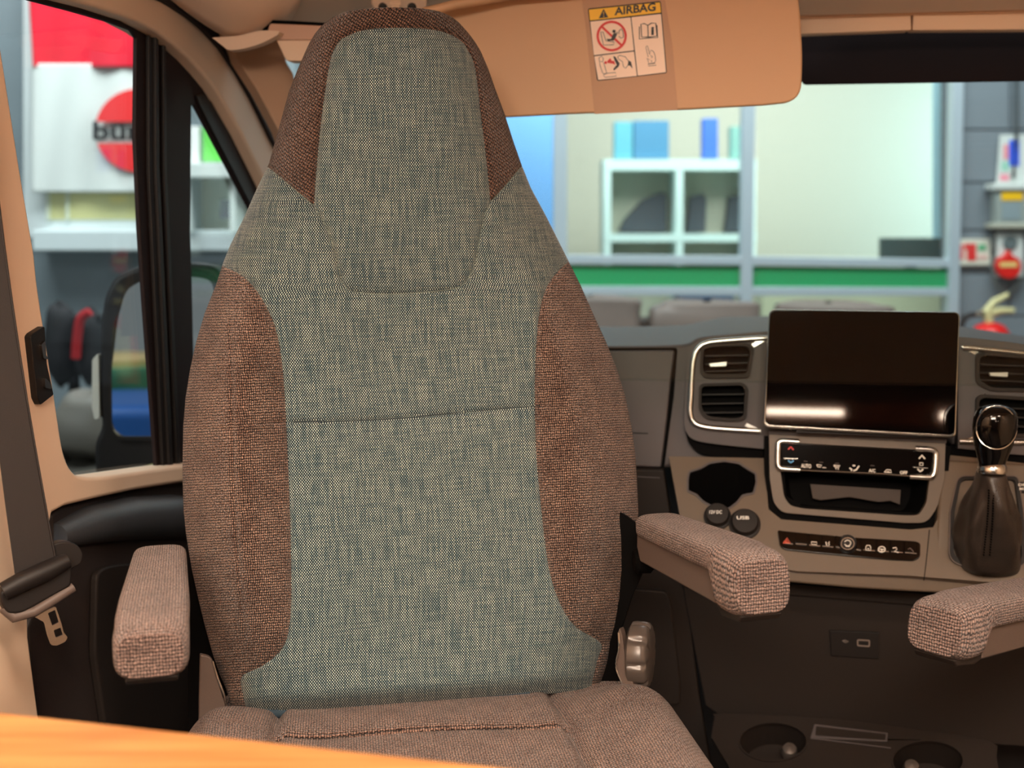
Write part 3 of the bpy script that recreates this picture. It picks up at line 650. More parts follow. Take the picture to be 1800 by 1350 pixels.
# ---------------- armrests
def armrest(name, tf, tn, w, side_sign, parent, hgt=.034, droop=.060, shell=True, la=None, lb=None):
    tf = np.array(tf); tn = np.array(tn); A = tn-tf; Ln = np.linalg.norm(A); A /= Ln
    Lt = np.cross(A, EZ); Lt /= np.linalg.norm(Lt); Up = np.cross(Lt, A)
    Nn = 44; secs = []; uvA = []
    for i in range(Nn):
        t = i/(Nn-1); a = -.0+Ln*t + .0
        ef = max(0, 1-(a/.018)); en = max(0, 1-((Ln-a)/.024))
        sc = math.sqrt(max(0, 1-ef*ef*.98)); sn_ = math.sqrt(max(0, 1-en*en*.80))
        ww = w*(.84+.16*min(1, t*1.6))/2*(.35+.65*sc)*(.72+.28*sn_)
        top = -.004*(1-t)-.010*(1-sn_)-.018*(1-sc)-.004*(max(0, t-.8)/.2)**2
        k = min(1, max(0, (a-(Ln-.060))/.016)); k = k*k*(3-2*k)
        bot = -(hgt+(droop-hgt)*k)+.012*(1-sn_)+.010*(1-sc)
        cz = (top+bot)/2; hz = (top-bot)/2; s = []
        for q in range(40):
            th = 2*math.pi*q/40; cx = math.copysign(abs(math.cos(th))**.55, math.cos(th)); cy = math.copysign(abs(math.sin(th))**.55, math.sin(th))
            s.append(tf+A*a+Lt*(ww*cx)+Up*(cz+hz*cy))
        secs.append(s)
    c0_ = [np.mean(secs[-1], 0)+(p-np.mean(secs[-1], 0))*.5+A*.001 for p in secs[-1]]; secs.append(c0_)
    c1_ = [np.mean(c0_, 0)+(p-np.mean(c0_, 0))*.02 for p in c0_]; secs.append(c1_)
    Wg = np.array([s+[s[0]] for s in secs]); Ng = len(secs)
    per = np.concatenate([np.zeros((Ng, 1)), np.linalg.norm(np.diff(Wg, axis=1), axis=2).cumsum(1)], 1)
    ref = per[Ng//2]; Ug = np.repeat(ref[None], Ng, 0)
    al = np.concatenate([[0], np.linalg.norm(np.diff(Wg[:, 10], axis=0), axis=1).cumsum()]); Vg = np.repeat(al[:, None], 41, 1)
    U2 = Ug.copy(); V2 = Vg.copy()      # the end face gets planar weave coordinates
    for r in range(Ng-3, Ng):
        rel = Wg[r]-Wg[Ng-3].mean(0); U2[r] = rel@Lt; V2[r] = rel@Up
    sel = np.ones((Ng-1, 40), bool); sel[Ng-3:] = False
    pad = submesh('pad_cover', sel, BROWN_ARM, parent, Wg, Ug, Vg, label='brown woven armrest pad')
    pe = submesh('pad_front', ~sel, BROWN_ARM, parent, Wg, U2, V2)
    bm = bmesh.new(); bm.from_mesh(pe.data); bmesh.ops.recalc_face_normals(bm, faces=bm.faces); bm.to_mesh(pe.data); bm.free()
    if sum((f.normal.dot(Vector(A))) for f in pe.data.polygons) < 0: pe.data.flip_normals()
    bm = bmesh.new(); bm.from_mesh(pad.data); bmesh.ops.recalc_face_normals(bm, faces=bm.faces); bm.to_mesh(pad.data); bm.free()
    if shell:
        def q(a, u, l=0): return tf+A*a+Up*u+Lt*l
        prof = [(.006, -.024), (Ln-.058, -.026), (Ln-.060, -.066), (.014, -.062), (.004, -.045)]
        hw = w*.36
        V = [q(a, u, -hw) for a, u in prof]+[q(a, u, hw) for a, u in prof]; n = len(prof)
        F = [tuple(range(n)), tuple(range(2*n-1, n-1, -1))]+[(i, (i+1) % n, n+(i+1) % n, n+i) for i in range(n)]
        mesh('arm_shell', V, F, GREYP, parent, bevel=.003)
        prof = [(Ln-.062, -.050), (Ln-.004, -droop+.004), (Ln-.010, -droop-.003), (Ln-.048, -droop-.006), (Ln-.062, -.066)]
        hw = w*.34; V = [q(a, u, -hw) for a, u in prof]+[q(a, u, hw) for a, u in prof]; n = len(prof)
        F = [tuple(range(n)), tuple(range(2*n-1, n-1, -1))]+[(i, (i+1) % n, n+(i+1) % n, n+i) for i in range(n)]
        mesh('under_cap', V, F, DARKP, parent, bevel=.002)
    return A, Lt, Up
ar = empty('armrest', 'brown woven armrest on the right of the passenger seat, in front of the dashboard', 'armrest')
armrest('a', P(1148, 893, 1.43), P(1342, 968, 1.16), .068, 1, ar, droop=.070)
lathe('pivot', P(1128, 985, 1.43), (1, .1, 0), [(.012, -.01), (.016, -.006), (.016, .010), (.012, .014)], VOID, ar)
al_ = empty('armrest', 'brown woven armrest on the left of the passenger seat, beside the door', 'armrest')
armrest('a', P(281, 946, 1.33), P(262, 1098, 1.04), .068, 1, al_, droop=.056)
a3 = empty('armrest', 'brown woven armrest of the driver seat entering at the right edge', 'armrest')
armrest('a', P(1985, 990, 1.52), P(1648, 1052, 1.20), .070, 1, a3, droop=.064)

# ================================================================== TABLE
OAK = bpy.data.materials.new('oak_laminate'); OAK.use_nodes = True; nt = OAK.node_tree; b_ = nt.nodes['Principled BSDF']
tc = nt.nodes.new('ShaderNodeTexCoord'); mp = nt.nodes.new('ShaderNodeMapping'); mp.inputs['Scale'].default_value = (5, 90, 5); mp.inputs['Rotation'].default_value = (0, 0, math.radians(14))
n1 = nt.nodes.new('ShaderNodeTexNoise'); n1.inputs['Scale'].default_value = 1; n1.inputs['Detail'].default_value = 6
cr = nt.nodes.new('ShaderNodeValToRGB'); cr.color_ramp.elements[0].color = rgb(164, 106, 56); cr.color_ramp.elements[1].color = rgb(198, 146, 88); cr.color_ramp.elements[0].position = .3; cr.color_ramp.elements[1].position = .65
nt.links.new(tc.outputs['Object'], mp.inputs[0]); nt.links.new(mp.outputs[0], n1.inputs['Vector']); nt.links.new(n1.outputs[0], cr.inputs[0]); nt.links.new(cr.outputs[0], b_.inputs['Base Color']); b_.inputs['Roughness'].default_value = .42
zt = P(0, 1250, .84)[2]
tpl = Pl(0, 1250, .84, (0, 0, 1))
A_ = tpl.pt(0, 1250); B_ = tpl.pt(930, 1352); e = B_-A_; e /= np.linalg.norm(e)
tl = A_-e*.24; trr = B_+e*.16; back = np.array([e[1], -e[0], 0]); 
corners = [tl, trr, trr+back*.55, tl+back*.55]
pts = [tuple(q[:2]) for q in corners]; rp_ = rnd(pts, [.0, .05, .05, .0], 8)
tb_ = empty('table', 'light oak table top crossing the lower left foreground', 'table')
V = [(x, y, zt) for x, y in rp_]+[(x, y, zt-.026) for x, y in rp_]; n = len(rp_)
mesh('table_top', V, [tuple(range(n)), tuple(range(2*n-1, n-1, -1))]+[(i, (i+1) % n, n+(i+1) % n, n+i) for i in range(n)], OAK, tb_, bevel=.004, seg=3)
cc = (A_+B_)/2+back*.3
lathe('table_leg', (cc[0], cc[1], 0), (0, 0, 1), [(.16, 0), (.16, .012), (.035, .02), (.035, zt-.04), (.10, zt-.03), (.10, zt-.026)], METAL, tb_)

# ================================================================== DASHBOARD
Z1 = lambda x, y: (1050+x*400/1543, 500+y*400/1543)
Z2 = lambda x, y: (1300+x/4.5, 740+y/4.5)
Z3 = lambda x, y: (1600+x/2.87, 560+y/2.87)
Z4 = lambda x, y: (1050+x/3.857, 780+y/3.857)
Z6 = lambda x, y: (1400+x/3.857, 1000+y/3.857)
mz = lambda Z, l: [Z(*q) for q in l]
dash = empty('dashboard', 'dark grey brown dashboard with air vents, centre stack and console', 'dashboard')
U = Pl(1280, 690, 1.84, dn(8)); C = Pl(1310, 800, 1.80, dn(34)); K = Pl(1500, 840, 1.745, dn(12)); LW = Pl(1300, 1100, 1.80, dn(0))
upper = spl([(1040, 606), (1100, 607), (1200, 604), (1230, 592), (1290, 586), (1350, 583), (1500, 588), (1690, 596), (1800, 604), (1900, 618), (2100, 650), (2600, 730)], 4)+[(2600, 940), (2100, 860), (1680, 806), (1668, 772), (1350, 764), (1340, 814), (1040, 830)]
plate('upper_fascia', U, upper, -.05, 0, DASH, dash, bevel=.008)
# top pad running back to the glass
tp = [(1000, 607), (1090, 607), (1200, 604), (1290, 586), (1400, 584), (1690, 596), (1800, 604), (2100, 650), (2600, 730)]
a_ = [U.pt(x, y+3, -.03) for x, y in tp]; b2 = [p+fwd*.55+EZ*(-.012) for p in a_]
V = a_+b2+[p-EZ*.05 for p in a_]+[p-EZ*.05 for p in b2]; n = len(tp); F = []
for i in range(n-1): F += [(i, i+1, n+i+1, n+i), (2*n+i, 3*n+i, 3*n+i+1, 2*n+i+1), (i, 2*n+i, 2*n+i+1, i+1), (n+i, n+i+1, 3*n+i+1, 3*n+i)]
mesh('top_pad', V, F, DASH, dash, smooth=50)
# glove box door with its gaps
gb = plate('glove_box_door', U, rnd([(1000, 617), (1186, 616), (1180, 660), (1172, 740), (1163, 815), (1162, 822), (1000, 815)], [0, 6, 0, 0, 3, 0, 0]), .0, .010, DASH, dash, bevel=.003)
strokes('pull_line', U, [[(1080, 760), (1139, 762)]], 1.5, .0105, VOID, gb)
plate('glove_box_gap', U, rnd([(1000, 612), (1191, 611), (1184, 700), (1167, 826), (1000, 822)], [0, 6, 0, 0, 0]), -.001, .003, VOID, dash)
plate('lower_glove_door', LW, rnd([(1090, 1034), (1172, 1040), (1180, 1060), (1196, 1200), (1196, 1240), (1060, 1240), (1040, 1040)], 8), .0, .012, DARKP, dash, bevel=.003)
plate('side_fascia', LW, [(900, 820), (1167, 826), (1190, 980), (1210, 1060), (1228, 1215), (1262, 1420), (900, 1420)], -.03, .0, DARKP, dash, bevel=.003)
strokes('fascia_line', LW, [[(1120, 838), (1160, 840)]], 1.6, .001, DASH, dash)

VI = [rnd([(1237, 613), (1255, 609), (1312, 608), (1320, 616), (1313, 657), (1243, 658), (1235, 650)], 7), rnd([(1233, 679), (1304, 677), (1310, 686), (1307, 733), (1288, 736), (1244, 732), (1233, 718)], 8), rnd([(1722, 628), (1736, 624), (1844, 634), (1850, 684), (1742, 681), (1722, 668)], 8), rnd([(1721, 704), (1730, 699), (1844, 706), (1846, 764), (1742, 762), (1721, 748)], 8)]
podL = spl([(1352, 582), (1290, 588), (1245, 593), (1224, 601), (1210, 620), (1206, 680), (1203, 740), (1210, 765), (1230, 776), (1280, 783), (1352, 790)], 4)
pod1 = plate('vent_pod', U, podL+[(1360, 788), (1360, 582)], .0, .026, DASH, dash, bevel=.004, seg=3, label='left vent pod with bright rim', holes=[VI[0], VI[1]])
plate('pod_recess', U, spl([(1205, 758), (1212, 780), (1236, 800), (1290, 806), (1352, 808)], 4)+[(1352, 775), (1240, 765)], -.01, .012, VOID, dash)
def rim(pl, pts, w, off, m_, parent, name='bright_rim'):
    r = [pl.pt(x, y, off) for x, y in pts]; return tube(name, r, w, m_, parent, n=12, label='bright chrome rim')
rimL = spl([(1349, 594), (1300, 597), (1262, 600), (1240, 604), (1226, 614), (1219, 632), (1216, 660), (1214, 700), (1213, 725), (1219, 742), (1236, 750), (1270, 754), (1336, 758)], 5)
rim(U, rimL, .0046, .029, CHROME, pod1)
plate('rim_tip', U, mz(Z1, [(1155, 362), (1155, 372), (1062, 425), (1045, 405), (1100, 370)]), .024, .030, CHROME, pod1)
plate('rim_tip', U, mz(Z1, [(1110, 985), (1110, 1005), (1000, 960), (1015, 940)]), .024, .030, SILVER, pod1)
def vent(parent, outer, inner, slats, knob, name='air_vent'):
    fr = plate(name, U, outer, .020, .034, DARKP, parent, holes=[inner], bevel=.0015)
    plate('vent_void', U, inner, .001, .004, VOID, fr)
    for s in slats:
        (x0, y0_), (x1, y1) = s
        plate('slat', U, [(x0, y0_-1.6), (x1, y1-1.6), (x1, y1+1.4), (x0, y0_+1.4)], .008, .024, BLK, fr, bevel=.0008)
    if knob: plate('vent_tab', U, rnd(knob, 2), .028, .036, SILVER, fr, bevel=.001, label='silver vent tab')
vent(pod1, rnd([(1232, 608), (1250, 604), (1316, 603), (1326, 612), (1318, 664), (1240, 665), (1230, 655)], 8), rnd([(1237, 613), (1255, 609), (1312, 608), (1320, 616), (1313, 657), (1243, 658), (1235, 650)], 7), [((1240, 626), (1316, 624)), ((1240, 640), (1315, 638)), ((1240, 653), (1313, 651))], mz(Z1, [(755, 535), (880, 522), (875, 555), (765, 560)]))
vent(pod1, rnd([(1229, 674), (1306, 672), (1316, 682), (1312, 738), (1290, 741), (1240, 737), (1228, 722)], 10), rnd([(1233, 679), (1304, 677), (1310, 686), (1307, 733), (1288, 736), (1244, 732), (1233, 718)], 8), [((1234, 694), (1309, 693)), ((1234, 710), (1308, 709)), ((1238, 726), (1307, 725))], None)
# right pod
podR = spl([(1684, 592), (1720, 595), (1800, 605), (1870, 620), (1895, 650), (1890, 760), (1870, 790), (1800, 800), (1684, 788)], 4)
pod2 = plate('vent_pod', U, podR, .0, .026, DASH, dash, bevel=.004, seg=3, label='right vent pod with bright rim', holes=[VI[2], VI[3]])
rim(U, spl([(1692, 611), (1720, 613), (1760, 617), (1800, 622), (1850, 632), (1872, 655), (1874, 720), (1862, 760), (1830, 775), (1790, 778), (1760, 777), (1686, 776)], 5), .0046, .029, CHROME, pod2)
plate('rim_tip', U, mz(Z3, [(252, 138), (300, 140), (345, 170), (325, 182)]), .024, .030, CHROME, pod2)
plate('rim_tip', U, mz(Z3, [(240, 632), (330, 634), (330, 605), (318, 592)]), .024, .030, CHROME, pod2)
vent(pod2, rnd([(1716, 622), (1734, 618), (1850, 628), (1856, 690), (1740, 687), (1716, 674)], 10), rnd([(1722, 628), (1736, 624), (1844, 634), (1850, 684), (1742, 681), (1722, 668)], 8), [((1724, 641), (1848, 645)), ((1723, 655), (1848, 660)), ((1725, 668), (1848, 674))], mz(Z3, [(400, 272), (495, 270), (492, 296), (405, 290)]))
vent(pod2, rnd([(1716, 700), (1726, 693), (1850, 700), (1852, 770), (1740, 768), (1716, 752)], 10), rnd([(1721, 704), (1730, 699), (1844, 706), (1846, 764), (1742, 762), (1721, 748)], 8), [((1722, 716), (1846, 720)), ((1722, 732), (1846, 736)), ((1726, 748), (1846, 752))], None)
plate('pod_recess', U, [(1672, 780), (1900, 795), (1900, 835), (1672, 822)], -.01, .014, VOID, dash)
# console face with cup holder opening
cup = mz(Z4, [(700, 165), (760, 130), (860, 115), (960, 130), (1020, 170), (1075, 200), (1080, 260), (1060, 335), (985, 350), (950, 395), (900, 435), (850, 445), (790, 430), (720, 395), (670, 345), (612, 320), (612, 240), (622, 190)])
cup = rnd(cup, 3, 3)
cons = mz(Z4, [(485, 85), (1140, 98)])+[(1344, 818), (1351, 895), (1373, 913), (1600, 931), (1640, 927), (1652, 905), (1668, 800), (1780, 812), (2100, 850), (2600, 900), (2600, 1120), (2100, 1060), (1800, 1028), (1600, 1012), (1400, 1004), (1290, 985), (1205, 960)]
plate('console_face', C, cons, -.02, 0, DASHB, dash, holes=[cup], bevel=.004)
strokes('cup_rim', C, [(cup, True)], 3.2, .002, DASH, dash, th=.003)
def well(parent, pl, poly, depth, shrink, m_, name='cup_well', vec=None):
    vec = -pl.n if vec is None else np.array(vec)/np.linalg.norm(vec)
    c = np.mean(poly, 0); top = [pl.pt(x, y, -.001) for x, y in poly]; cw = np.mean(top, 0); secs = [top]
    for f in (.5, 1): secs.append([cw+(p-cw)*(1-(1-shrink)*f)+vec*depth*f for p in top])
    V, F = loft_geo(secs, False); n = len(poly); F.append(tuple(range(2*n, 3*n)))
    return mesh(name, V, F, m_, parent, smooth=50)
well(dash, C, cup, .10, .85, VOID, vec=(.05, .45, -1))
# black sockets
for cx, cy, r, lab in ((1261, 909, 21, '12V DC'), (1309, 922, 24, 'USB')):
    sk = lathe('socket_cap', C.pt(cx, cy, 0), C.n, [(r*1.76/FPX*1.18, -.004), (r*1.76/FPX*1.15, .005), (r*1.76/FPX, .006), (r*1.76/FPX*.98, .014), (r*1.76/FPX*.9, .017), (.001, .0175)], BLK, dash, n=36)
    q = (cx-12, cx+10, cy-1 if lab != 'USB' else cy-4)
    text('socket_text', lab, WHITE, sk, lambda u, v, q=q: C.pt(q[0]+(q[1]-q[0])*u-2, q[2]-5+v*6-6, .0183), 0, 0, 1, 1, bold=.02)
# centre stack: shadow gap, surround, climate unit, pocket
PK_ = [(1374, 779), (1642, 794), (1628, 884), (1612, 902), (1412, 890), (1382, 872)]
plate('stack_gap', K, rnd([(1344, 766), (1344, 833), (1351, 892), (1373, 913), (1600, 932), (1645, 925), (1662, 882), (1672, 784)], [0, 0, 14, 22, 30, 18, 10, 0], 8), -.03, -.004, VOID, dash, holes=[PK_])
pocket = rnd([(1372, 777), (1645, 792), (1634, 845), (1629, 884), (1615, 906), (1589, 906), (1411, 894), (1389, 889), (1378, 873), (1372, 829)], [4, 4, 0, 8, 8, 8, 8, 8, 8, 0], 5)
sur = rnd([(1352, 762), (1662, 779), (1660, 840), (1647, 893), (1629, 919), (1590, 919), (1375, 901), (1360, 884), (1353, 840)], [2, 2, 0, 12, 14, 0, 14, 12, 0], 6)
plate('stack_surround', K, sur, -.012, .006, DASHB, dash, holes=[pocket], bevel=.003)
pw = well(dash, K, pocket, .06, .86, VOID, 'storage_pocket')
plate('pocket_card', Pl(1500, 870, 1.775, dn(10)), mz(Z2, [(560, 500), (1275, 545), (1268, 660), (1190, 630), (1100, 640), (870, 600), (640, 625), (580, 610)]), 0, .001, mat('pocket_plate', (58, 46, 38), .6), pw, label='dull brown plate inside the pocket')
plate('ledge', K, rnd([(1352, 756), (1664, 772), (1664, 779), (1352, 763)], 1), -.01, .010, DASH, dash, bevel=.002)
cl = plate('climate_panel', K, rnd([(1371, 777), (1641, 793), (1637, 842), (1600, 840), (1405, 828), (1374, 826)], 5), -.02, .010, GLOSS, dash, bevel=.002, label='gloss black climate control panel')
for pts in ([(470, 165), (345, 158), (318, 166), (305, 190), (302, 330), (312, 362), (340, 378), (478, 386)], [(1390, 218), (1510, 226), (1545, 245), (1553, 280), (1543, 400), (1528, 432), (1500, 446), (1345, 440)]):
    tube('chrome_bracket', [K.pt(x, y, .0135) for x, y in spl(mz(Z2, pts), 4)], .0044, CHROME, cl, n=10)
IC = mat('icon_white', (232, 226, 214), .5)
FK = lambda off: (lambda u, v: K.pt(u, v, off))
for s, x0, y0_, x1, y1, sl_ in (('AUTO', 1408, 815, 1426, 822, .06), ('A/C', 1527, 824, 1539, 830, .05), ('OFF', 1582, 827.5, 1595, 833.5, .05)):
    text('button_text', s, IC, cl, lambda u, v, x0=x0, sl_=sl_: K.pt(u, v+(u-x0)*sl_, .0116), x0, y0_, x1, y1, bold=.03)
def ic(lst, w=1.3, m_=IC, nm='icon', pl=K, off=.0118, par=None): return strokes(nm, pl, lst, w, off, m_, par or cl)
ic([mz(Z2, [(385, 225), (405, 205), (427, 228)])], 2.4, REDP, 'up_arrow'); ic([mz(Z2, [(385, 312), (405, 330), (427, 313)])], 2.4, BLUEP, 'down_arrow')
ic([mz(Z2, [(1420, 298), (1443, 272), (1466, 300)])], 2.6); ic([mz(Z2, [(1408, 380), (1430, 400), (1452, 382)])], 2.6)
ic([mz(Z2, [(1425, 330), (1452, 332), (1450, 352), (1424, 350), (1425, 330)])], 1.4)
ic([mz(Z2, [(610, 345), (650, 350), (640, 365), (618, 362), (610, 345)]), mz(Z2, [(655, 368), (685, 370)])], 1.2)
ic([mz(Z2, [(745, 350), (795, 354), (785, 366), (752, 362), (745, 350)]), mz(Z2, [(760, 370), (765, 382)]), mz(Z2, [(778, 372), (783, 384)])], 1.2)
ic([mz(Z2, [(895, 352), (915, 354)]), mz(Z2, [(870, 372), (890, 385), (882, 395)]), mz(Z2, [(945, 355), (925, 385), (900, 395)])], 2.4)
ic([mz(Z2, [(1145, 405), (1165, 385), (1195, 388), (1202, 408), (1145, 405)]), mz(Z2, [(1170, 400), (1185, 402)])], 1.3)
ic([mz(Z2, [(350, 296), (462, 300)])], .9, CHROME, 'button_edge'); ic([mz(Z2, [(1372, 365), (1490, 374)])], .9, CHROME, 'button_edge')
for x, y in ((508, 318), (632, 326), (756, 334), (1036, 352)): ic([mz(Z2, [(x, y), (x+30, y+2)])], .9, GREYP, 'indicator')
tube('edge_glint', [K.pt(x, y, .0104) for x, y in mz(Z2, [(470, 388), (640, 397), (800, 402), (960, 410), (1160, 420), (1350, 436)])], .0006, CHROME, cl, n=6)
# switch row
swp = rnd(mz(Z2, [(300, 860), (340, 868), (870, 918), (1400, 950), (1432, 968), (1428, 1080), (1380, 1106), (1200, 1098), (800, 1062), (360, 1018), (318, 990)]), 5, 4)
sw = plate('switch_row', C, swp, -.01, .004, GLOSS, dash, bevel=.0015, label='gloss black row of switches')
swb = [(350, 875, 425), (440, 880, 535), (548, 890, 640), (652, 898, 745), (758, 905, 800), (920, 925, 965), (975, 928, 1075), (1085, 935, 1185), (1195, 942, 1295), (1305, 950, 1405)]
for x0, yy, x1 in swb:
    plate('switch', C, rnd(mz(Z2, [(x0, yy), (x1, yy+8), (x1, yy+95), (x0, yy+87)]), 1.2, 2), .003, .0062, GLOSS, sw, bevel=.0006)
    strokes('switch_edge', C, [mz(Z2, [(x0+4, yy+91), (x1-4, yy+99)])], 1.0, .0066, CHROME, sw)
lathe('rotary_knob', C.pt(*Z2(855, 972), .004), C.n, [(.0125, 0), (.0125, .006), (.0108, .010), (.0096, .010), (.0092, .0085), (.001, .0085)], BLK, sw, n=30, label='round rotary knob with ring')
strokes('knob_ring', C, [(circ(*Z2(855, 970), 11.4, 10.2, 30), True)], 1.5, .0148, CHROME, sw)
strokes('knob_mark', C, [circ(*Z2(855, 965), 5.5, 5, 16, 200, 520), mz(Z2, [(840, 990), (872, 992)])], 1.3, .0134, IC, sw)
icc = lambda l, m_=IC, w=1.2: strokes('icon', C, [mz(Z2, q) for q in l], w, .0068, m_, sw)
icc([[(345, 965), (376, 925), (402, 965), (345, 965)], [(362, 958), (376, 940), (388, 958), (362, 958)]], mat('hazard_print', (220, 90, 60), .5), 1.3)
icc([[(568, 955), (612, 958), (610, 978), (568, 974), (568, 955)]]); icc([[(682, 955), (690, 985)], [(712, 955), (700, 968), (714, 975), (700, 986)]])
icc([[(1000, 995), (1008, 983), (1030, 985), (1038, 1000), (1036, 1024), (998, 1020), (1000, 995)], [(1010, 1008), (1026, 1009)]])
strokes('icon', C, [(circ(*Z2(1125, 1015), 6, 5, 18), True), mz(Z2, [(1105, 1012), (1145, 1016)]), mz(Z2, [(1125, 1015), (1125, 1036)])], 1.4, .0068, IC, sw)
icc([[(1212, 1005), (1238, 1000), (1245, 1015), (1225, 1030), (1258, 1040)]]); icc([[(1332, 1015), (1350, 1005), (1374, 1030), (1372, 1042)]], GREYP)
strokes('console_split', C, [mz(Z2, [(1502, 860), (1475, 1130), (1458, 1262)])], 1.6, .0006, VOID, dash)
# dash lip and shadowed knee panel
lipd = [(1180, 958), (1290, 984), (1400, 1003), (1600, 1011), (1800, 1028), (2100, 1060), (2600, 1120), (2600, 1160), (2100, 1095), (1800, 1050), (1600, 1040), (1500, 1034), (1390, 1024), (1290, 1006), (1192, 985)]
Lp = Pl(1500, 1010, 1.685, dn(8))
plate('lower_lip', Lp, lipd, -.07, .002, DASHB, dash, bevel=.004)
strokes('lip_line', Lp, [[(1290, 990), (1400, 1008), (1600, 1017), (1800, 1034)]], 1.2, .0028, GREYP, dash)
lc = empty('lower_console', 'dark lower centre console with port plate and two cup recesses', 'console')
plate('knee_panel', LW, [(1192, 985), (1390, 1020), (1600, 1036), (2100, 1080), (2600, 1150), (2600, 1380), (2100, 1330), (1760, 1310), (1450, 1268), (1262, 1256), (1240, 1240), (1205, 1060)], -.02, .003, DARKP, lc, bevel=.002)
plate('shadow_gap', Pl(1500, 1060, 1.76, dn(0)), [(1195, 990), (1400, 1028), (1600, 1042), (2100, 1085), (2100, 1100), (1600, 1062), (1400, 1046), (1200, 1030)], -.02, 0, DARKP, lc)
usb = plate('port_plate', LW, rnd(mz(Z6, [(225, 420), (565, 432), (560, 612), (236, 590)]), 2), .002, .007, BLK, lc, bevel=.001)
strokes('port_outline', LW, [(rnd(mz(Z6, [(415, 482), (495, 486), (494, 526), (415, 520)]), 2), True)], 2, .0078, mat('port_grey', (130, 118, 110), .5), usb)
strokes('usb_mark', LW, [mz(Z6, [(312, 488), (330, 484), (352, 494), (335, 500), (312, 488)])], 1.4, .0078, mat('port_grey2', (120, 110, 104), .5), usb)
T = Pl(1450, 1262, 1.74, dn(58))
c1 = circ(*(1359, 1303), 60, 34, 32); c2 = circ(1631, 1337, 63, 36, 32)
tray = spl([(1250, 1296), (1256, 1262), (1270, 1254), (1450, 1262), (1600, 1280), (1740, 1302), (1752, 1330)], 3)+[(1770, 1440), (1300, 1440), (1280, 1345)]
plate('tray', T, tray, -.01, 0, DARKP, lc, holes=[c1, c2], bevel=.004)
for c_, bx, by in ((c1, 1388, 1322), (c2, 1602, 1352)):
    w_ = well(lc, T, c_, .05, .8, DARKP, 'cup_recess'); strokes('recess_rim', T, [(c_, True)], 3, .002, DARKP, w_, th=.004)
    c3 = T.pt(bx, by, -.020); lathe('spring_pad', c3, T.n, [(.001, -.014), (.010, -.010), (.013, 0), (.010, .010), (.001, .014)], KNOB, w_, n=20)
sp_ = plate('tray_slot', T, rnd(mz(Z6, [(120, 1050), (622, 1110), (616, 1168), (95, 1142)]), 2), -.002, .0025, DASH, lc, bevel=.001)
plate('slot_void', T, rnd(mz(Z6, [(134, 1066), (606, 1120), (602, 1160), (128, 1128)]), 2), .002, .0032, DARKP, sp_)
strokes('tray_line', T, [mz(Z6, [(95, 1146), (640, 1214)])], 2, .002, DASH, lc)
# boot mount + gear lever
gl = empty('gear_lever', 'gear lever with gloss black knob, silver collar and stitched leather boot', 'gear lever')
G_ = Pl(1735, 985, 1.60, dn(48))
fo = rnd([(1684, 836), (1790, 836), (1800, 900), (1806, 990), (1780, 1000), (1700, 998), (1668, 984), (1670, 900)], [14, 10, 0, 14, 10, 16, 24, 0], 6)
GF = Pl(1735, 985, 1.655, dn(30))
plate('console_mount', GF, rnd([(1655, 806), (1840, 815), (1960, 850), (1960, 1000), (1800, 1022), (1640, 1012)], 12), -.03, -.004, DASHB, dash, bevel=.006)
fi = rnd([(1690, 842), (1784, 842), (1792, 900), (1797, 984), (1776, 993), (1704, 991), (1676, 978), (1678, 900)], [12, 8, 0, 12, 8, 14, 20, 0], 6)
plate('boot_frame', GF, fo, -.006, .004, BLK, gl, holes=[fi], bevel=.002)
strokes('frame_edge', GF, [(fo, True)], 1.8, .0045, GREYP, gl)
plate('boot_floor', GF, fi, -.012, -.006, VOID, gl)
secs = []
keys = [(0, 1735, 986, 56, 1.640, .020), (.08, 1735, 968, 57, 1.630, .024), (.25, 1737, 940, 55, 1.615, .028), (.45, 1740, 905, 47, 1.60, .030), (.62, 1742, 878, 36, 1.592, .030), (.78, 1742, 856, 27, 1.588, .028), (.92, 1742, 838, 24, 1.585, .024), (1, 1742, 830, 22, 1.585, .022)]
ka = np.array(keys)
for t in np.linspace(0, 1, 26):
    cx, cy, hw, d, th = [np.interp(t, ka[:, 0], ka[:, i]) for i in range(1, 6)]; s = []
    hwm = hw*d/FPX
    cpos = P(cx, cy, d+.03)
    for k in range(48):
        a = 2*math.pi*k/48; ca, sa = math.cos(a), math.sin(a); q = .75
        x = math.copysign(abs(ca)**q, ca)*hwm; y = math.copysign(abs(sa)**q, sa)*(th+.016*(1-t))
        fold = (.012*math.sin(a*5+t*5)+.0035*math.sin(a*8-t*8))*math.sin(math.pi*min(1, t*1.05))
        s.append(cpos+np.array([x*(1+fold*8), y*(1+fold*10), (-.30*x*0)+.35*y*(1-t)]))
    secs.append(s)
loft('boot', secs, LEATH, gl, smooth=None)
seamp = [(1734, 984), (1736, 960), (1739, 930), (1741, 900), (1742, 870), (1742, 850)]
dseam = [1.606, 1.600, 1.588, 1.575, 1.570, 1.568]
for dx in (-5.5, 5.5):
    for i in range(26):
        t = i/26; y = 862+118*t; x = np.interp(y, [850, 870, 900, 930, 960, 984], [1742, 1742, 1741, 1739, 1736, 1734])+dx*(.7+.3*t)
        d = np.interp(y, [850, 870, 900, 930, 960, 984], [1.592, 1.588, 1.584, 1.586, 1.594, 1.606])
        if i == 0 and dx < 0: geo = []
        geo.append(box_geo(P(x, y, d), EX, EY, EZ, .0012, .003, .0022))
Vg_, Fg_ = join(geo)
mesh('stitching', Vg_, Fg_, VOID, gl, label='double row of dark stitching', kind='stuff')
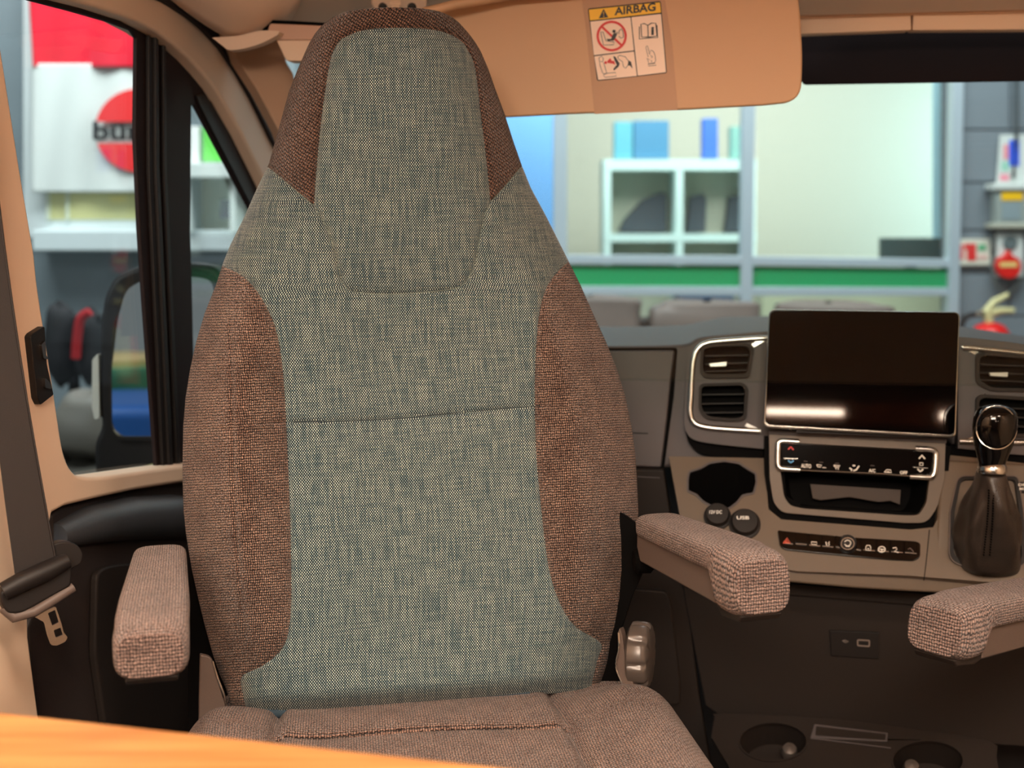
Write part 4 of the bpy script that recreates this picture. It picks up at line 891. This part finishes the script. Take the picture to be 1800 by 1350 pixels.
def ringsec(cx, cy, rx, d, rz=None, tilt=.25):
    c = P(cx, cy, d); R = rx*d/FPX; return [c+np.array([R*math.cos(a), R*.8*math.sin(a), R*tilt*math.sin(a)*-0]) for a in np.linspace(0, 2*math.pi, 32, endpoint=False)]
lathe('collar', P(1744, 832, 1.60), (0, .12, 1), [(.0185, 0), (.0195, .003), (.0185, .010), (.0165, .013)], CHROME, gl, n=32, label='silver collar ring')
KD = 1.60; kn = []
for py, rx in ((822, 22), (812, 24), (802, 27), (792, 30.5), (780, 34), (765, 37), (750, 38.5), (735, 38), (724, 34.5), (717, 28), (713, 19), (711, 8), (710.5, 1)):
    t = (822-py)/112; c = P(1743+t*9, py, KD); R = rx*KD/FPX
    kn.append([c+np.array([R*math.cos(a), R*.82*math.sin(a), 0]) for a in np.linspace(0, 2*math.pi, 40, endpoint=False)])
loft('knob', kn, GLOSS, gl, smooth=None)
kr = []
for a in np.linspace(0, 2*math.pi, 48, endpoint=False):
    px = 1751.5+35.5*math.cos(a); py = 752+38.5*math.sin(a)*(1 if math.sin(a) < 0 else .98)
    kr.append(P(px, py, KD-.030*KD/1.6*math.sqrt(max(.05, 1-(abs((px-1750)/39))**2))*.75-.002))
tube('knob_ring', kr, .0011, CHROME, gl, n=8, closed=True, label='thin chrome ring around knob face')
bt = plate('mode_button', GF, rnd([(1785, 846), (1840, 848), (1840, 866), (1790, 864)], 3), -.006, .004, BLK, dash, bevel=.001)
text('button_text', 'DRIVE', IC, bt, lambda u, v: GF.pt(u, v, .0046), 1790, 850, 1818, 854.5, bold=.02); text('button_text', 'MODE', IC, bt, lambda u, v: GF.pt(u, v, .0046), 1792, 857, 1814, 861.5, bold=.02)
# tablet style touchscreen
TS = Pl(1515, 655, 1.72, dn(8))
ts = empty('touchscreen', 'large landscape gloss black touchscreen standing on the dashboard', 'screen')
tso = rnd([(1352, 543), (1688, 548), (1681, 770), (1341, 752)], 12, 6)
plate('screen_case', TS, tso, -.014, -.001, CHROME, ts, bevel=.003)
plate('screen_glass', TS, rnd([(1353.5, 544.5), (1686, 549.5), (1678.5, 765), (1344.5, 746.5)], 11, 6), -.004, .0008, SCREEN, ts, bevel=.001)
plate('screen_mount', TS, [(1400, 600), (1640, 600), (1640, 770), (1400, 760)], -.10, -.013, BLK, ts)

# ================================================================== EXTERIOR MIRROR
mh = empty('door_mirror', 'black exterior door mirror with large upper and small lower glass outside the window', 'mirror')
# mirror angled to show the added blue and green stand-ins behind
MP = Pl(240, 640, 2.12, (.04, -1, .03))
house = rnd([(176, 560), (182, 520), (200, 486), (240, 468), (330, 460), (375, 466), (394, 486), (402, 560), (402, 700), (396, 812), (370, 845), (200, 845), (166, 842), (164, 778), (178, 752), (172, 700), (174, 600)], 14, 5)
plate('mirror_housing', MP, house, -.09, .004, BLK, mh, bevel=.016, seg=3)
g1 = rnd([(204, 560), (218, 510), (248, 492), (340, 486), (372, 492), (382, 540), (384, 768), (208, 768), (194, 750), (193, 650)], 14, 5)
fr_ = plate('glass_frame', MP, [(x+(x-290)*.07, y+(y-630)*.05) for x, y in g1], .003, .012, BLK, mh, holes=[g1], bevel=.003)
MIR = mat('mirror_glass', (235, 240, 240), .02, 1)
plate('mirror_glass', MP, g1, .003, .006, MIR, mh)
g2 = rnd([(196, 792), (384, 786), (384, 832), (205, 836)], 10, 5)
plate('lower_mirror_glass', Pl(240, 815, 2.112, (.02, -1, .10)), g2, -.002, .001, MIR, mh)
plate('indicator_lens', MP, rnd([(162, 632), (173, 621), (175, 735), (166, 738), (161, 715)], 4), -.03, .006, mat('clear_lens', (225, 225, 215), .15), mh, bevel=.002, label='clear indicator lens on the mirror edge')

# ================================================================== SHOWROOM OUTSIDE
gt = empty('green_mirror_standin', 'round green stand-in shape beside the van, added for the door mirror reflection', 'stand-in')  # green stand-in added out of direct view for the mirror to reflect
lathe('standin_body', (-2.0, -1.9, 0), (0, 0, 1), [(.55, -.18), (.62, .30), (.60, .44)], mat('standin_black', (24, 24, 26), .4), gt, n=40)
lathe('standin_band', (-2.0, -1.9, 0), (0, 0, 1), [(.62, .44), (.74, .62), (.74, .66), (.6, .66)], mat('standin_green', (86, 176, 140), .4), gt, n=40)
lathe('standin_top', (-2.0, -1.9, 0), (0, 0, 1), [(.66, .66), (.66, .69), (.001, .70)], mat('standin_cream', (226, 196, 140), .5), gt, n=40)
bl_ = box('blue_mirror_standin', (-1.62, -.7, .20), (1.0, .9, .76), mat('blue_paint', (34, 92, 172), .35), None, bevel=.05); tag(bl_, 'blue painted stand-in box beside the van, added for the door mirror reflection', 'case')  # blue box added for the mirror only, standing for blue bodywork
WALLG = mat('showroom_wall_grey', (128, 140, 146), .8, vary=.08)
BLOCKM = mat('grey_painted_block', (120, 130, 138), .75, noise=.2, nscale=120)
MORT = mat('painted_joint', (98, 106, 114), .8)
ALU = mat('aluminium_frame', (190, 204, 214), .35, .3)
FD = 6.2
Fq = Pl(1300, 400, FD, (0, -1, 0)); Lw = Pl(200, 400, 5.2, (0, -1, 0))
def fbox(name, pl, x0, y0_, x1, y1, a, b, m_, parent=None, bevel=0, **kw): return plate(name, pl, [(x0, y0_), (x1, y0_), (x1, y1), (x0, y1)], a, b, m_, parent, bevel=bevel, **kw)
box('ground', (0, 2.5, -.20), (20, 17, .04), mat('showroom_floor', (120, 122, 120), .5, vary=.1), kind='structure')
# left wall with shop window and hanging flag
fbox('wall_showroom', Lw, -900, -500, 520, 1600, -.15, 0, WALLG, kind='structure')
sw_ = empty('shop_window', 'white framed window on the grey wall behind the red and white banner', 'window')
fbox('window_frame', Lw, 40, -60, 252, 418, .0, .04, mat('white_frame', (226, 234, 234), .5), sw_, holes=None or (), bevel=.005)
fbox('window_pane', Lw, 84, 328, 245, 386, .038, .045, mat('yellowish_pane', (214, 210, 150), .4), sw_, label='dull yellowish pane below the banner')
for x in (84, 118, 245): fbox('glazing_bar', Lw, x-3, 322, x+3, 386, .04, .055, mat('bar%d' % x, (216, 222, 200), .5), sw_)
ss_ = fbox('shop_sill', Lw, 55, 404, 470, 442, .0, .16, mat('white_sill', (224, 236, 238), .5), None, bevel=.01); tag(ss_, 'long white sill shelf under the shop window and shelf unit', 'sill')
fl = empty('banner', 'red and white hanging cloth banner with a round red emblem, seen through the side window', 'banner')
def cloth(name, x0, y0_, x1, y1, m_, off, nx_=50, ny_=50, sk=0, lab=None):
    V = []; F = []
    for j in range(ny_+1):
        for i in range(nx_+1):
            u, v = i/nx_, j/ny_; px = x0+(x1-x0)*u+sk*(1-v); py = y0_+(y1-y0_)*v
            V.append(Lw.pt(px, py, off+.012*math.sin(u*9+v*2)+.006*math.sin(u*23+v*3)))
    for j in range(ny_):
        for i in range(nx_): k = j*(nx_+1)+i; F.append((k, k+1, k+nx_+2, k+nx_+1))
    o = mesh(name, V, F, m_, fl, smooth=None, **({'label': lab} if lab else {})); s_ = o.modifiers.new('s', 'SOLIDIFY'); s_.thickness = .004; return o
FW = mat('banner_white', (226, 232, 228), .8); FR = mat('banner_red', (232, 22, 52), .8); FE = mat('emblem_red', (240, 48, 50), .8)
cloth('white_cloth', 56, 112, 315, 338, FW, .09, lab='white lower banner field'); cloth('red_cloth', 58, -70, 315, 118, FR, .094, sk=-10, lab='red upper banner field')
def seg(a0, a1, ylim, name):
    pts = [q for q in circ(242, 229, 75, 73, 60)]
    pts = [(x, y) for x, y in pts if (y < ylim if a0 == 0 else y > ylim)]
    pts.sort(key=lambda q: q[0]); plate(name, Lw, pts, .112, .116, FE, fl)
seg(0, 0, 214, 'emblem_half'); seg(1, 0, 250, 'emblem_half')
text('banner_text', 'bür', PRINT, fl, lambda u, v: Lw.pt(u, v, .118), 163, 213, 250, 247, bold=.035)
su_ = empty('shelf_unit', 'white shelf unit with small goods seen through the quarter window', 'shelf')
WH = mat('shelf_white', (226, 234, 230), .5)
fbox('back_panel', Lw, 322, 300, 500, 440, .0, .02, mat('shelf_back', (196, 200, 180), .6), su_)
fbox('top_board', Lw, 322, 286, 500, 312, .0, .25, WH, su_, bevel=.004)
for x in (326, 404): fbox('divider_board', Lw, x, 312, x+9, 408, .02, .22, WH, su_)
for q, c_, lb, ct in (((356, 212, 392, 284), (110, 214, 90), 'bright green card standing on the white shelf unit', 'card'), ((334, 222, 350, 290), (240, 240, 236), 'white card standing left of the green card', 'card'), ((396, 226, 425, 288), (232, 236, 240), 'pale carton standing right of the green card', 'carton'), ((386, 350, 404, 385), (90, 84, 110), 'small dark purple box inside the shelf unit', 'box')):
    tag(fbox('display_card', Lw, *q, .10, .15, mat('card', c_, .5), None, bevel=.003), lb, ct)
# dark stand and grey seat seen low through the side window
ds = empty('jacket_rack', 'black padded jackets with a red strap on a stand beyond the mirror', 'clothes rack')
rk_ = Pl(130, 600, 4.3, (0, -1, 0)); BJ = mat('black_fabric', (26, 26, 30), .8, noise=.4, nscale=60)
def blob(name, pl, px, py, rx, ry, ry3, m_, parent, seedv=0, sq=.8, **kw):
    V = []; F = []; nu, nv = 24, 16; c = pl.pt(px, py); d = c[1]; rr = random.Random(seedv); ph_ = [rr.uniform(0, 6) for _ in range(4)]
    for j in range(nv+1):
        a = -math.pi/2+math.pi*j/nv
        for i in range(nu):
            b = 2*math.pi*i/nu; f = 1+.05*math.sin(3*b+ph_[0])+.05*math.sin(5*a+ph_[1]+b)
            sx = math.copysign(abs(math.cos(b))**sq, math.cos(b)); sy = math.copysign(abs(math.sin(b))**sq, math.sin(b)); ca = max(1e-3, math.cos(a))**sq; sa = math.copysign(abs(math.sin(a))**sq, math.sin(a))
            V.append(c+np.array([rx*d/FPX*ca*sx*f, ry3*ca*sy*f, ry*d/FPX*sa*f]))
    for j in range(nv):
        for i in range(nu): F.append((j*nu+i, j*nu+(i+1) % nu, (j+1)*nu+(i+1) % nu, (j+1)*nu+i))
    return mesh(name, V, F, m_, parent, smooth=None, **kw)
blob('jacket', rk_, 108, 605, 26, 72, .08, BJ, ds, 1); blob('jacket', rk_, 158, 610, 24, 66, .08, BJ, ds, 2)
tube('strap', [rk_.pt(x, y, .10) for x, y in spl([(158, 548), (142, 560), (136, 590), (133, 630)], 5)], .016, mat('strap_red', (190, 20, 30), .6), ds)
tube('stand_pole', [rk_.pt(130, 640), rk_.pt(135, 1000)], .02, BJ, ds); tube('stand_bar', [rk_.pt(90, 560), rk_.pt(178, 558)], .015, BJ, ds)
gs = empty('grey_armchair', 'rounded grey leather armchair low beyond the side window', 'armchair')
gp = Pl(150, 740, 3.9, (0, -1, 0)); GL = mat('grey_leather', (120, 116, 108), .5)
blob('backrest', gp, 165, 745, 55, 60, .16, GL, gs, 5, .7); blob('seat', gp, 190, 860, 80, 60, .35, mat('dark_leather', (66, 62, 56), .5), gs, 6, .6); blob('arm', gp, 118, 840, 18, 70, .3, GL, gs, 7, .7)
# office facade
of = empty('office_partition', 'aluminium framed glazed office partition with a green band seen through the windscreen', 'partition')
def fr(x0, y0_, x1, y1, nm='frame_bar', m_=ALU, b=.04, a=-.04): return fbox(nm, Fq, x0, y0_, x1, y1, a, b, m_, of, bevel=.004)
fr(973, -100, 997, 760); plate('frame_bar', Fq, [(1309, -100), (1333, -100), (1319, 760), (1299, 760)], -.04, .04, ALU, of, bevel=.004)
plate('frame_bar', Fq, [(1682, -100), (1700, -100), (1682, 760), (1663, 760)], -.04, .05, ALU, of, bevel=.004)
fr(640, -100, 664, 760)
plate('frame_rail', Fq, [(640, 446), (1300, 450), (1675, 456), (1675, 470), (1300, 466), (640, 462)], -.03, .035, ALU, of, bevel=.004)
plate('frame_rail', Fq, [(640, 502), (1300, 504), (1675, 506), (1675, 520), (1300, 520), (640, 517)], -.03, .035, ALU, of, bevel=.004)
GRN = mat('green_band', (34, 150, 92), .5)
plate('green_panel', Fq, [(660, 463), (1305, 467), (1305, 504), (660, 502)], -.01, .01, GRN, of, label='green solid band'); plate('green_panel', Fq, [(1318, 467), (1664, 471), (1664, 506), (1318, 504)], -.01, .01, GRN, of)
OG = glass('office_glass', (247, 249, 248), rough=.25); 
for x0, x1 in ((664, 973), (997, 1308), (1330, 1682)):
    fbox('glass_pane', Fq, x0, -100, x1, 450, -.006, 0, OG, of); fbox('glass_pane', Fq, x0, 518, x1, 760, -.006, 0, OG, of)
BK = Pl(1300, 400, 8.6, (0, -1, 0))
fbox('wall_back', BK, 300, -400, 1900, 1200, -.1, 0, mat('office_wall', (226, 222, 204), .8), kind='structure')
bb = fbox('blue_display_board', Pl(950, 300, 7.0, (0, -1, 0)), 860, -50, 978, 452, -.03, 0, mat('sky_blue_board', (120, 178, 240), .6)); tag(bb, 'tall sky blue display board inside the office, left of the first frame post', 'board')
rb_ = fbox('cyan_glow_panel', Pl(1600, 300, 6.5, (0, -1, 0)), 1640, -60, 1672, 418, -.01, 0, mat('cyan_glow_tint', (196, 236, 250), .6)); tag(rb_, 'pale cyan panel behind the right office pane, added for the cool glow', 'panel')  # pale cyan panel whose colour stands for the cool glow at the right
SH = Pl(1200, 350, 7.2, (0, -1, 0)); cs = empty('cube_shelf', 'white cube shelf standing inside the office behind the middle pane', 'shelf')
CY = mat('shelf_mint_white', (216, 240, 236), .5)
fbox('shelf_top', SH, 1061, 280, 1330, 299, -.3, 0, CY, cs); fbox('shelf_bottom', SH, 1061, 411, 1330, 425, -.3, 0, CY, cs)
for x in (1061, 1188, 1316): fbox('shelf_side', SH, x, 299, x+13, 800, -.3, -.002, CY, cs)
fbox('shelf_back', SH, 1061, 280, 1330, 800, -.32, -.3, mat('shelf_back_beige', (222, 216, 196), .7), cs)
SI = Pl(1200, 350, 7.35, (0, -1, 0)); DK = mat('dark_folder', (58, 64, 72), .6)
for poly, lb in (([(1088, 408), (1100, 385), (1130, 352), (1160, 338), (1172, 340), (1172, 408)], 'dark sloping stack of folders in the left cube of the office shelf'), ([(1208, 408), (1214, 345), (1236, 340), (1242, 350), (1240, 408)], 'dark binder in the right cube of the office shelf'), ([(1276, 408), (1284, 345), (1312, 342), (1312, 408)], 'dark binder at the right end of the office shelf')):
    tag(plate('folder', SI, poly, -.12, 0, DK, None), lb, 'folder')
ST_ = Pl(1200, 250, 7.25, (0, -1, 0))
for q, c_, lb in (((1080, 214, 1112, 279), (96, 176, 196), 'teal blue carton on the left of the office shelf top'), ((1114, 212, 1176, 279), (72, 136, 176), 'mid blue carton on the office shelf top'), ((1236, 208, 1262, 279), (60, 112, 206), 'narrow strong blue box on the office shelf top'), ((1285, 222, 1306, 279), (130, 180, 170), 'small pale teal box on the right of the office shelf top')):
    tag(fbox('carton', ST_, *q, -.1, 0, mat('carton', c_, .6), None, bevel=.004), lb, 'box')
mo = empty('computer_monitor', 'dark computer monitor seen behind the lower right office pane', 'monitor'); MS = Pl(1600, 430, 6.75, (0, -1, 0))
fbox('monitor_body', MS, 1548, 418, 1658, 462, -.04, 0, mat('monitor_dark', (72, 88, 88), .5), mo, bevel=.004); fbox('monitor_stand', MS, 1592, 462, 1612, 520, -.03, -.01, BLK, mo)
dk = fbox('office_desk', Pl(1500, 520, 6.7, (0, -1, 0)), 1340, 520, 1665, 797, -.5, 0, mat('desk_cream', (220, 222, 190), .6)); tag(dk, 'pale office desk edge visible low behind the right pane', 'desk')
pb = fbox('navy_cabinet', Pl(1200, 540, 6.9, (0, -1, 0)), 1195, 516, 1290, 830, -.3, 0, mat('navy', (70, 96, 130), .6)); tag(pb, 'blue grey low cabinet under the cube shelf behind the glass', 'cabinet')
# right block wall
wr = fbox('wall_side', Fq, 1678, -300, 2500, 1200, -.2, .0, MORT, kind='structure')
by = [-48, 44, 136, 228, 321, 405, 480, 556, 634]
for r in range(len(by)-1):
    off_ = 0 if r % 2 else -75
    xs = [1682]+[x for x in range(1700+off_, 2100, 150) if x > 1700]
    for i in range(len(xs)-1):
        fbox('block', Fq, xs[i]+1.5, by[r]+1.5, xs[i+1]-1.5, by[r+1]-1.5, -.02, .012, BLOCKM, wr, bevel=.004)
# fixtures on the block wall
RW = Pl(1750, 400, FD-.03, (0, -1, 0)); PLW = mat('fixture_white', (214, 220, 216), .5); PLG = mat('fixture_grey', (150, 160, 156), .5)
ps = empty('wall_poster', 'white wall poster with blue and red printed blocks, top right edge', 'poster')
plate('poster_sheet', RW, [(1758, 237), (1850, 235), (1850, 328), (1751, 330)], 0, .01, PLW, ps)
for q, c_ in (((1774, 246, 1792, 292), (50, 90, 220)), ((1806, 244, 1840, 290), (50, 96, 224)), ((1764, 254, 1773, 280), (236, 150, 160)), ((1758, 306, 1774, 318), (236, 150, 165)), ((1760, 284, 1774, 300), (160, 210, 190))): fbox('print_block', RW, *q, .010, .013, mat('print', c_, .5), ps)
tube('conduit', [RW.pt(1788, -100, .02), RW.pt(1787, 240, .02), RW.pt(1781, 312, .022)], .010, mat('conduit_grey', (72, 80, 84), .5), ps)
ab = empty('alarm_box', 'grey wall box with a yellow label and clear window below the poster', 'box')
fbox('box_body', RW, 1752, 332, 1850, 402, 0, .09, PLG, ab, bevel=.008); fbox('box_lid', RW, 1745, 322, 1850, 334, 0, .11, PLW, ab, bevel=.008); fbox('box_foot', RW, 1744, 392, 1850, 402, 0, .10, mat('beige_shelf', (180, 180, 165), .5), ab, bevel=.008)
fbox('yellow_label', RW, 1761, 338, 1798, 352, .088, .095, YEL, ab); fbox('box_window', RW, 1762, 356, 1794, 386, .088, .094, mat('box_window', (140, 156, 162), .3), ab)
sd_ = empty('alarm_sounder', 'white wall unit with a round grey speaker and red bell-shaped call point', 'alarm')
fbox('unit_plate', RW, 1754, 408, 1800, 488, 0, .05, PLW, sd_, bevel=.006)
lathe('speaker_disc', RW.pt(1775, 427, .05), (0, -1, 0), [(.036, 0), (.036, .008), (.03, .012), (.001, .008)], mat('speaker_grey', (96, 110, 112), .5), sd_)
plate('red_call_point', RW, spl([(1753, 470), (1757, 455), (1768, 450), (1775, 440), (1782, 450), (1793, 456), (1796, 470), (1790, 484), (1775, 490), (1759, 484), (1753, 470)], 4)[:-1], .05, .10, mat('alarm_red', (226, 30, 26), .35), sd_, bevel=.008)
fbox('call_point_label', RW, 1758, 461, 1788, 469, .10, .103, mat('label_pale', (240, 210, 130), .5), sd_)
tube('cable_loop', [RW.pt(x, y, .03) for x, y in spl([(1748, 400), (1745, 470), (1752, 500), (1768, 514), (1782, 508), (1796, 488), (1802, 460)], 6)], .008, mat('cable_grey', (110, 116, 114), .5), sd_)
ws_ = empty('wall_sign', 'small cream safety sign with red and green pictograms on the grey block wall', 'sign')
fbox('sign_plate', RW, 1681, 420, 1741, 466, 0, .012, mat('sign_cream', (224, 222, 206), .5), ws_, bevel=.002)
for q, c_ in (((1687, 430, 1694, 456), (226, 100, 100)), ((1696, 428, 1716, 438), (224, 60, 60)), ((1700, 438, 1716, 458), (224, 50, 50)), ((1720, 430, 1733, 440), (90, 180, 130)), ((1719, 448, 1736, 456), (230, 190, 180))): fbox('pictogram', RW, *q, .012, .016, mat('pict', c_, .5), ws_)
fx_ = empty('fire_extinguisher', 'red fire extinguisher with cream label and pale handle in front of the block wall', 'fire extinguisher')
FE_ = Pl(1740, 590, 6.0, (0, -1, 0)); c_ = FE_.pt(1741, 566); sc = 6.0/FPX; RED = mat('extinguisher_red', (222, 24, 26), .3)
fbox('wall_bracket', FE_, 1725, 600, 1757, 625, -.21, -.08, METAL, fx_); lathe('cylinder', (c_[0], c_[1], 0), (0, 0, 1), [(.001, c_[2]), (12*sc, c_[2]-.004), (24*sc, c_[2]-.018), (32*sc, c_[2]-.05), (34*sc, c_[2]-.09), (34*sc, c_[2]-.55), (30*sc, c_[2]-.57)], RED, fx_, n=36)
lab = []
for z in (c_[2]-.085, c_[2]-.35): lab.append([(c_[0]+35*sc*math.sin(a), c_[1]-35*sc*math.cos(a), z+(.02 if z > c_[2]-.1 else 0)*math.sin(a)) for a in np.linspace(-.5, 1.3, 14)])
V = lab[0]+lab[1]; mesh('paper_label', V, [(i, i+1, 15+i, 14+i) for i in range(13)], mat('ext_label', (236, 224, 160), .5), fx_)
HY = mat('pale_brass', (214, 204, 150), .35)
tube('valve', [FE_.pt(1738, 568), FE_.pt(1736, 548)], .024, HY, fx_); tube('lever', [FE_.pt(1732, 550), FE_.pt(1748, 530), FE_.pt(1772, 518)], [.022, .018, .012], HY, fx_); tube('handle', [FE_.pt(1736, 552), FE_.pt(1760, 546), FE_.pt(1782, 546)], [.022, .018, .014], HY, fx_)
lathe('gauge', FE_.pt(1723, 552, .02), (-.3, -1, 0), [(.018, 0), (.018, .012), (.001, .014)], METAL, fx_)
tube('hose', [FE_.pt(x, y, -.02) for x, y in spl([(1722, 552), (1700, 556), (1690, 572), (1686, 600), (1690, 680)], 5)], .014, BLK, fx_)
# sofa
so_ = empty('leather_sofa', 'grey brown leather sofa in front of the office partition, seen over the dashboard', 'sofa')
SF = Pl(1300, 560, 5.6, (0, -1, 0)); SL = mat('sofa_leather', (118, 106, 100), .45, noise=.3, nscale=30, vary=.15)
for px0, px1, y0s in ((930, 1134, 524), (1146, 1338, 532), (1350, 1560, 534)):
    blob('back_cushion', SF, (px0+px1)/2, (y0s+606)/2, (px1-px0)/2*.98, (612-y0s)/2, .12, SL, so_, px0, .35)
for px0, px1 in ((930, 1134), (1140, 1344), (1350, 1560)):
    blob('seat_cushion', Pl(1300, 625, 5.35, (0, -1, 0)), (px0+px1)/2, 628, (px1-px0)/2, 24, .3, SL, so_, px0+1, .35)
fbox('sofa_base', SF, 925, 560, 1570, 885, -.16, .0, mat('sofa_dark', (80, 72, 68), .6), so_, bevel=.02)
